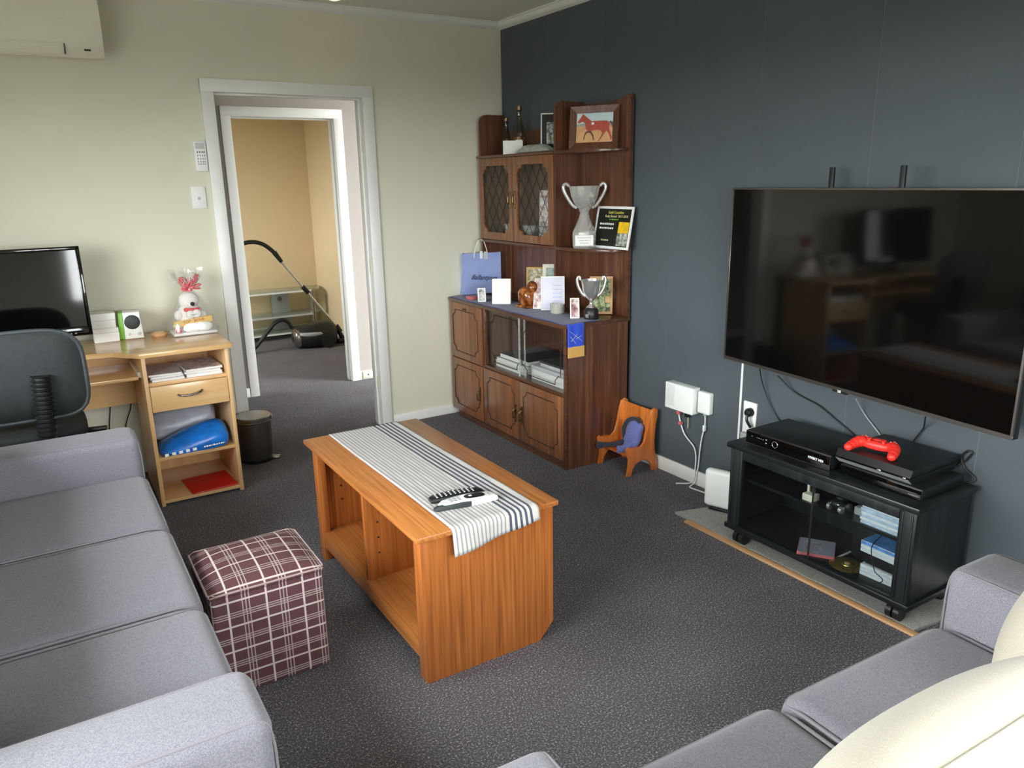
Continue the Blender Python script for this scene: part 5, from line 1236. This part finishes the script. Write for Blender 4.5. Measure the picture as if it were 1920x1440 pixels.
M['psky'] = plain('painted_sky', '#bfd3d6', .5); M['pland'] = plain('painted_track', '#c99a63', .5, var=.1, vs=40); M['prail'] = plain('painted_hedge', '#8d9a8f', .5); M['phorse'] = plain('painted_chestnut', '#a8402c', .5, var=.12, vs=60); M['pdark'] = plain('painted_dark_leg', '#5e3123', .5)
def pic(nm, poly, mat, z):
    bm = G(); vs = [bm.verts.new(O @ Vector((u*w0, v*h0, z))) for u, v in poly]; f = bm.faces.new(vs)
    r = bmesh.ops.extrude_face_region(bm, geom=[f]); 
    for e in r['geom']:
        if isinstance(e, bmesh.types.BMVert): e.co += (O.to_3x3() @ Vector((0, 0, .0003)))
    bmesh.ops.triangulate(bm, faces=bm.faces[:]); return obj(nm, bm, mat, t)
pic('painted_sky', [(0, 0), (1, 0), (1, 1), (0, 1)], 'psky', .0000)
pic('painted_track', [(0, 0), (1, 0), (1, .58), (0, .58)], 'pland', .0006)
pic('painted_hedge', [(0, .56), (1, .56), (1, .70), (.6, .68), (0, .64)], 'prail', .0009)
pic('painted_horse', [(.02, .70), (.07, .66), (.16, .72), (.23, .66), (.27, .44), (.36, .38), (.58, .42), (.66, .40), (.72, .30), (.64, .10), (.60, .02), (.63, .02), (.69, .12), (.78, .30), (.84, .38), (.90, .26), (.95, .12), (.94, .06), (.97, .06), (.99, .16), (.94, .32), (.90, .46), (.92, .62), (.84, .72), (.60, .73), (.42, .72), (.32, .82), (.20, .95), (.17, .98), (.14, .92), (.10, .84), (.05, .76)], 'phorse', .0013)
pic('painted_foreleg', [(.30, .40), (.24, .34), (.22, .24), (.20, .08), (.225, .08), (.25, .24), (.30, .32), (.38, .33), (.44, .22), (.48, .06), (.51, .06), (.48, .24), (.42, .38)], 'pdark', .0012)
pic('painted_number', [(.42, .60), (.48, .60), (.49, .66), (.45, .69), (.41, .66)], 'paper', .0018)
pic('painted_tail', [(.90, .68), (.96, .60), (.98, .50), (1, .50), (.99, .64), (.94, .72)], 'pdark', .0012)
# ---- top shelf left: bottles, card, packets and photo
def bottle(label, x, y, s, lblm, liquor):
    t = thing('bottle', label, 'bottle', (x, y, Zt)); bm = G()
    lathe(bm, [(.034*s, 0), (.037*s, .008), (.037*s, .10*s), (.030*s, .14*s), (.016*s, .185*s), (.013*s, .24*s), (.015*s, .243*s), (.015*s, .255*s), (.010*s, .257*s)], (x, y, Zt), 24); obj('glass_body', bm, 'bottle', t, sm=60)
    bm = G(); lathe(bm, [(.013*s, .238*s), (.0165*s, .240*s), (.0165*s, .262*s), (.004, .264*s)], (x, y, Zt), 20); obj('cap', bm, 'brass', t)
    if liquor:
        bm = G(); lathe(bm, [(.030*s, .003), (.033*s, .01), (.033*s, .095*s), (.002, .096*s)], (x, y, Zt), 20); obj('liquid', bm, liquor, t)
    if lblm:
        bm = G(); T = RZ(230, (x, y, 0)); n = 8
        sheet(bm, lambda a, b: T @ Vector((.0378*s*math.cos(-.5+a), .0378*s*math.sin(-.5+a), Zt+.02+.06*s*b)), n, 2); obj('bottle_label', bm, lblm, t, solid=.0005)
M['whisky'] = plain('amber_liquid', '#a8762a', .2)
bottle('shorter clear bottle on the top cabinet shelf', -.115, -.235, .82, None, None)
bottle('taller amber bottle with a white label on the top cabinet shelf', -.10, -.36, 1.05, 'paper', 'whisky')
pframe('greeting_card', 'small white card propped in front of the bottles on top of the cabinet', 'card', (-.163, -.385, Zt), .118, .080, F+6, 12, ('card', 'card'), 0, .003, easel=False)
bm = G(); 
def pk(s, q):
    u, v = 2*s-1, 2*q-1; k = (1-u**4)*(1-v**4)
    return (-.180+.030*v, -.64+.18*u, Zt+.004+.035*k+.006*math.sin(9*u+4*v)*k)
sheet(bm, pk, 24, 12); sheet(bm, lambda s, q: (-.180+.030*(2*q-1), -.64+.18*(2*s-1), Zt+.001), 24, 12); M['foil'] = plain('silver_grey_wrap', '#a9b0a9', .3, .3, var=.15, vs=30)
obj('wrapped_parcel', bm, 'foil', None, 'crumpled silver grey parcel lying in front of the photo on top of the cabinet', 'parcel', sm=80)
t, T = pframe('framed_photo', 'black and white photo in a white edged dark frame on top of the cabinet', 'photo frame', (-.085, -.715, Zt), .17, .215, F, 9, ('card', 'inkk', 'inkk'), .007, .010)
bm = G(); box(bm, -.052, .052, .045, .165, .0004, .0010, 0, 1, T); obj('mounted_photo', bm, 'photo_bw', t)

# ================================================================ room beyond the hall
t = thing('vacuum_cleaner', 'black and grey barrel vacuum cleaner with a metal wand in the far room', 'vacuum', (-.52, 2.72, 0))
VY = 2.72
def vp(px, py, y=VY): return at(px, py, 1, y)
b = vp(590, 628)
bm = G(); T = Matrix.Translation(b) @ RA('Z', -6)
blob(bm, (0, 0, 0), .215, .14, .125, .75, 32, 18, T)
for v in bm.verts:
    q = T.inverted() @ v.co
    q.z *= (1.0+.25*q.x/.2) if q.z > 0 else 1
    v.co = T @ q
    v.co.z = max(v.co.z, .02)
obj('body', bm, 'black', t, sm=80)
bm = G(); blob(bm, (-.02, 0, .03), .185, .142, .045, .8, 28, 10, T); obj('grey_band', bm, 'grey', t, sm=80)
bm = G(); blob(bm, (-.165, 0, -.01), .045, .10, .085, .7, 20, 12, T); obj('front_bumper', bm, 'steel', t, sm=80)
for s in (-1, 1):
    bm = G(); p = T @ Vector((.10, s*.13, 0)); cyl(bm, (p.x, p.y-.02, .07), (p.x, p.y+.02, .07), .07, n=20); obj('wheel', bm, 'black', t)
bm = G(); P = [vp(548, 616), vp(540, 604), vp(528, 600), vp(515, 606), vp(502, 622), vp(490, 638), vp(478, 652), vp(466, 662), vp(455, 655), vp(440, 560), vp(440, 490), vp(452, 460), vp(462, 455), vp(478, 454), vp(495, 459), vp(510, 470), vp(518, 478)]
tube(bm, P, .019, 10, 6); obj('hose', bm, 'black', t, sm=80)
bm = G(); cyl(bm, vp(514, 473), vp(528, 491), .024, .018, 12); obj('handle_grip', bm, 'black', t)
bm = G(); cyl(bm, vp(526, 489), vp(633, 614), .0115, n=12); w = obj('wand', bm, 'chrome', t)
bm = G(); cyl(bm, vp(567, 537), vp(578, 549), .022, n=12); obj('wand_collar', bm, 'black', w)
bm = G(); cyl(bm, vp(630, 610), vp(637, 622), .024, .03, 12); e = vp(650, 640); box(bm, e.x-.10, -.17, VY-.05, VY+.05, .004, .05, .014, 3); tube(bm, [vp(634, 618), vp(640, 630), vp(648, 640)], .022, 10, 4); obj('floor_head', bm, 'black', w)
t = thing('glass_tv_stand', 'three tier frosted glass stand with silver posts in the far room', 'stand', (-.6, 3.3, 0))
GY = 3.22
for (py, z) in ((547, None), (592, None), (624, None)):
    p = at(540, py, 1, GY); z = max(p.z, .05)
    bm = G(); prism(bm, [(-1.12, GY), (-.34, GY), (-.20, GY+.16), (-.175, GY+.34), (-1.2, GY+.34)], 2, z-.012, z, .002); s = obj('glass_shelf', bm, 'greenglass', t)
    bm = G(); box(bm, -1.12, -.34, GY-.003, GY+.004, z-.014, z+.002); obj('shelf_edge', bm, 'white' if py != 592 else 'paperg', s)
    zt = z if py == 547 else 0
    if py == 547: ZT = z
for x, y in ((-.335, GY+.05), (-.30, GY+.09), (-1.08, GY+.05)):
    bm = G(); cyl(bm, (x, y, 0), (x, y, ZT-.01), .016, n=14); obj('post', bm, 'steel', t)
bm = G(); box(bm, -.68, -.50, GY+.26, GY+.30, 0, ZT-.012, .003); c = obj('cable_column', bm, 'grey', t)
for z in (ZT-.10, ZT-.32):
    bm = G(); lathe(bm, [(.025, 0), (.025, .006), (.018, .006)], n=18, T=basis((-.60, GY+.26, z), (1, 0, 0), (0, 0, 1))); obj('cable_port', bm, 'dsteel', c)
p = at(690, 702, 1, HY-.012)
t = thing('hall_outlet', 'small white phone jack on the baseboard in the hall', 'outlet', (p.x, HY-.012, .02))
bm = G(); box(bm, p.x-.045, p.x+.045, HY-.022, HY-.012, .012, .066, .003); obj('plate', bm, 'cream', t)
bm = G(); box(bm, p.x-.006, p.x+.006, HY-.0235, HY-.021, .032, .044, .001); obj('socket', bm, 'inkk', t)
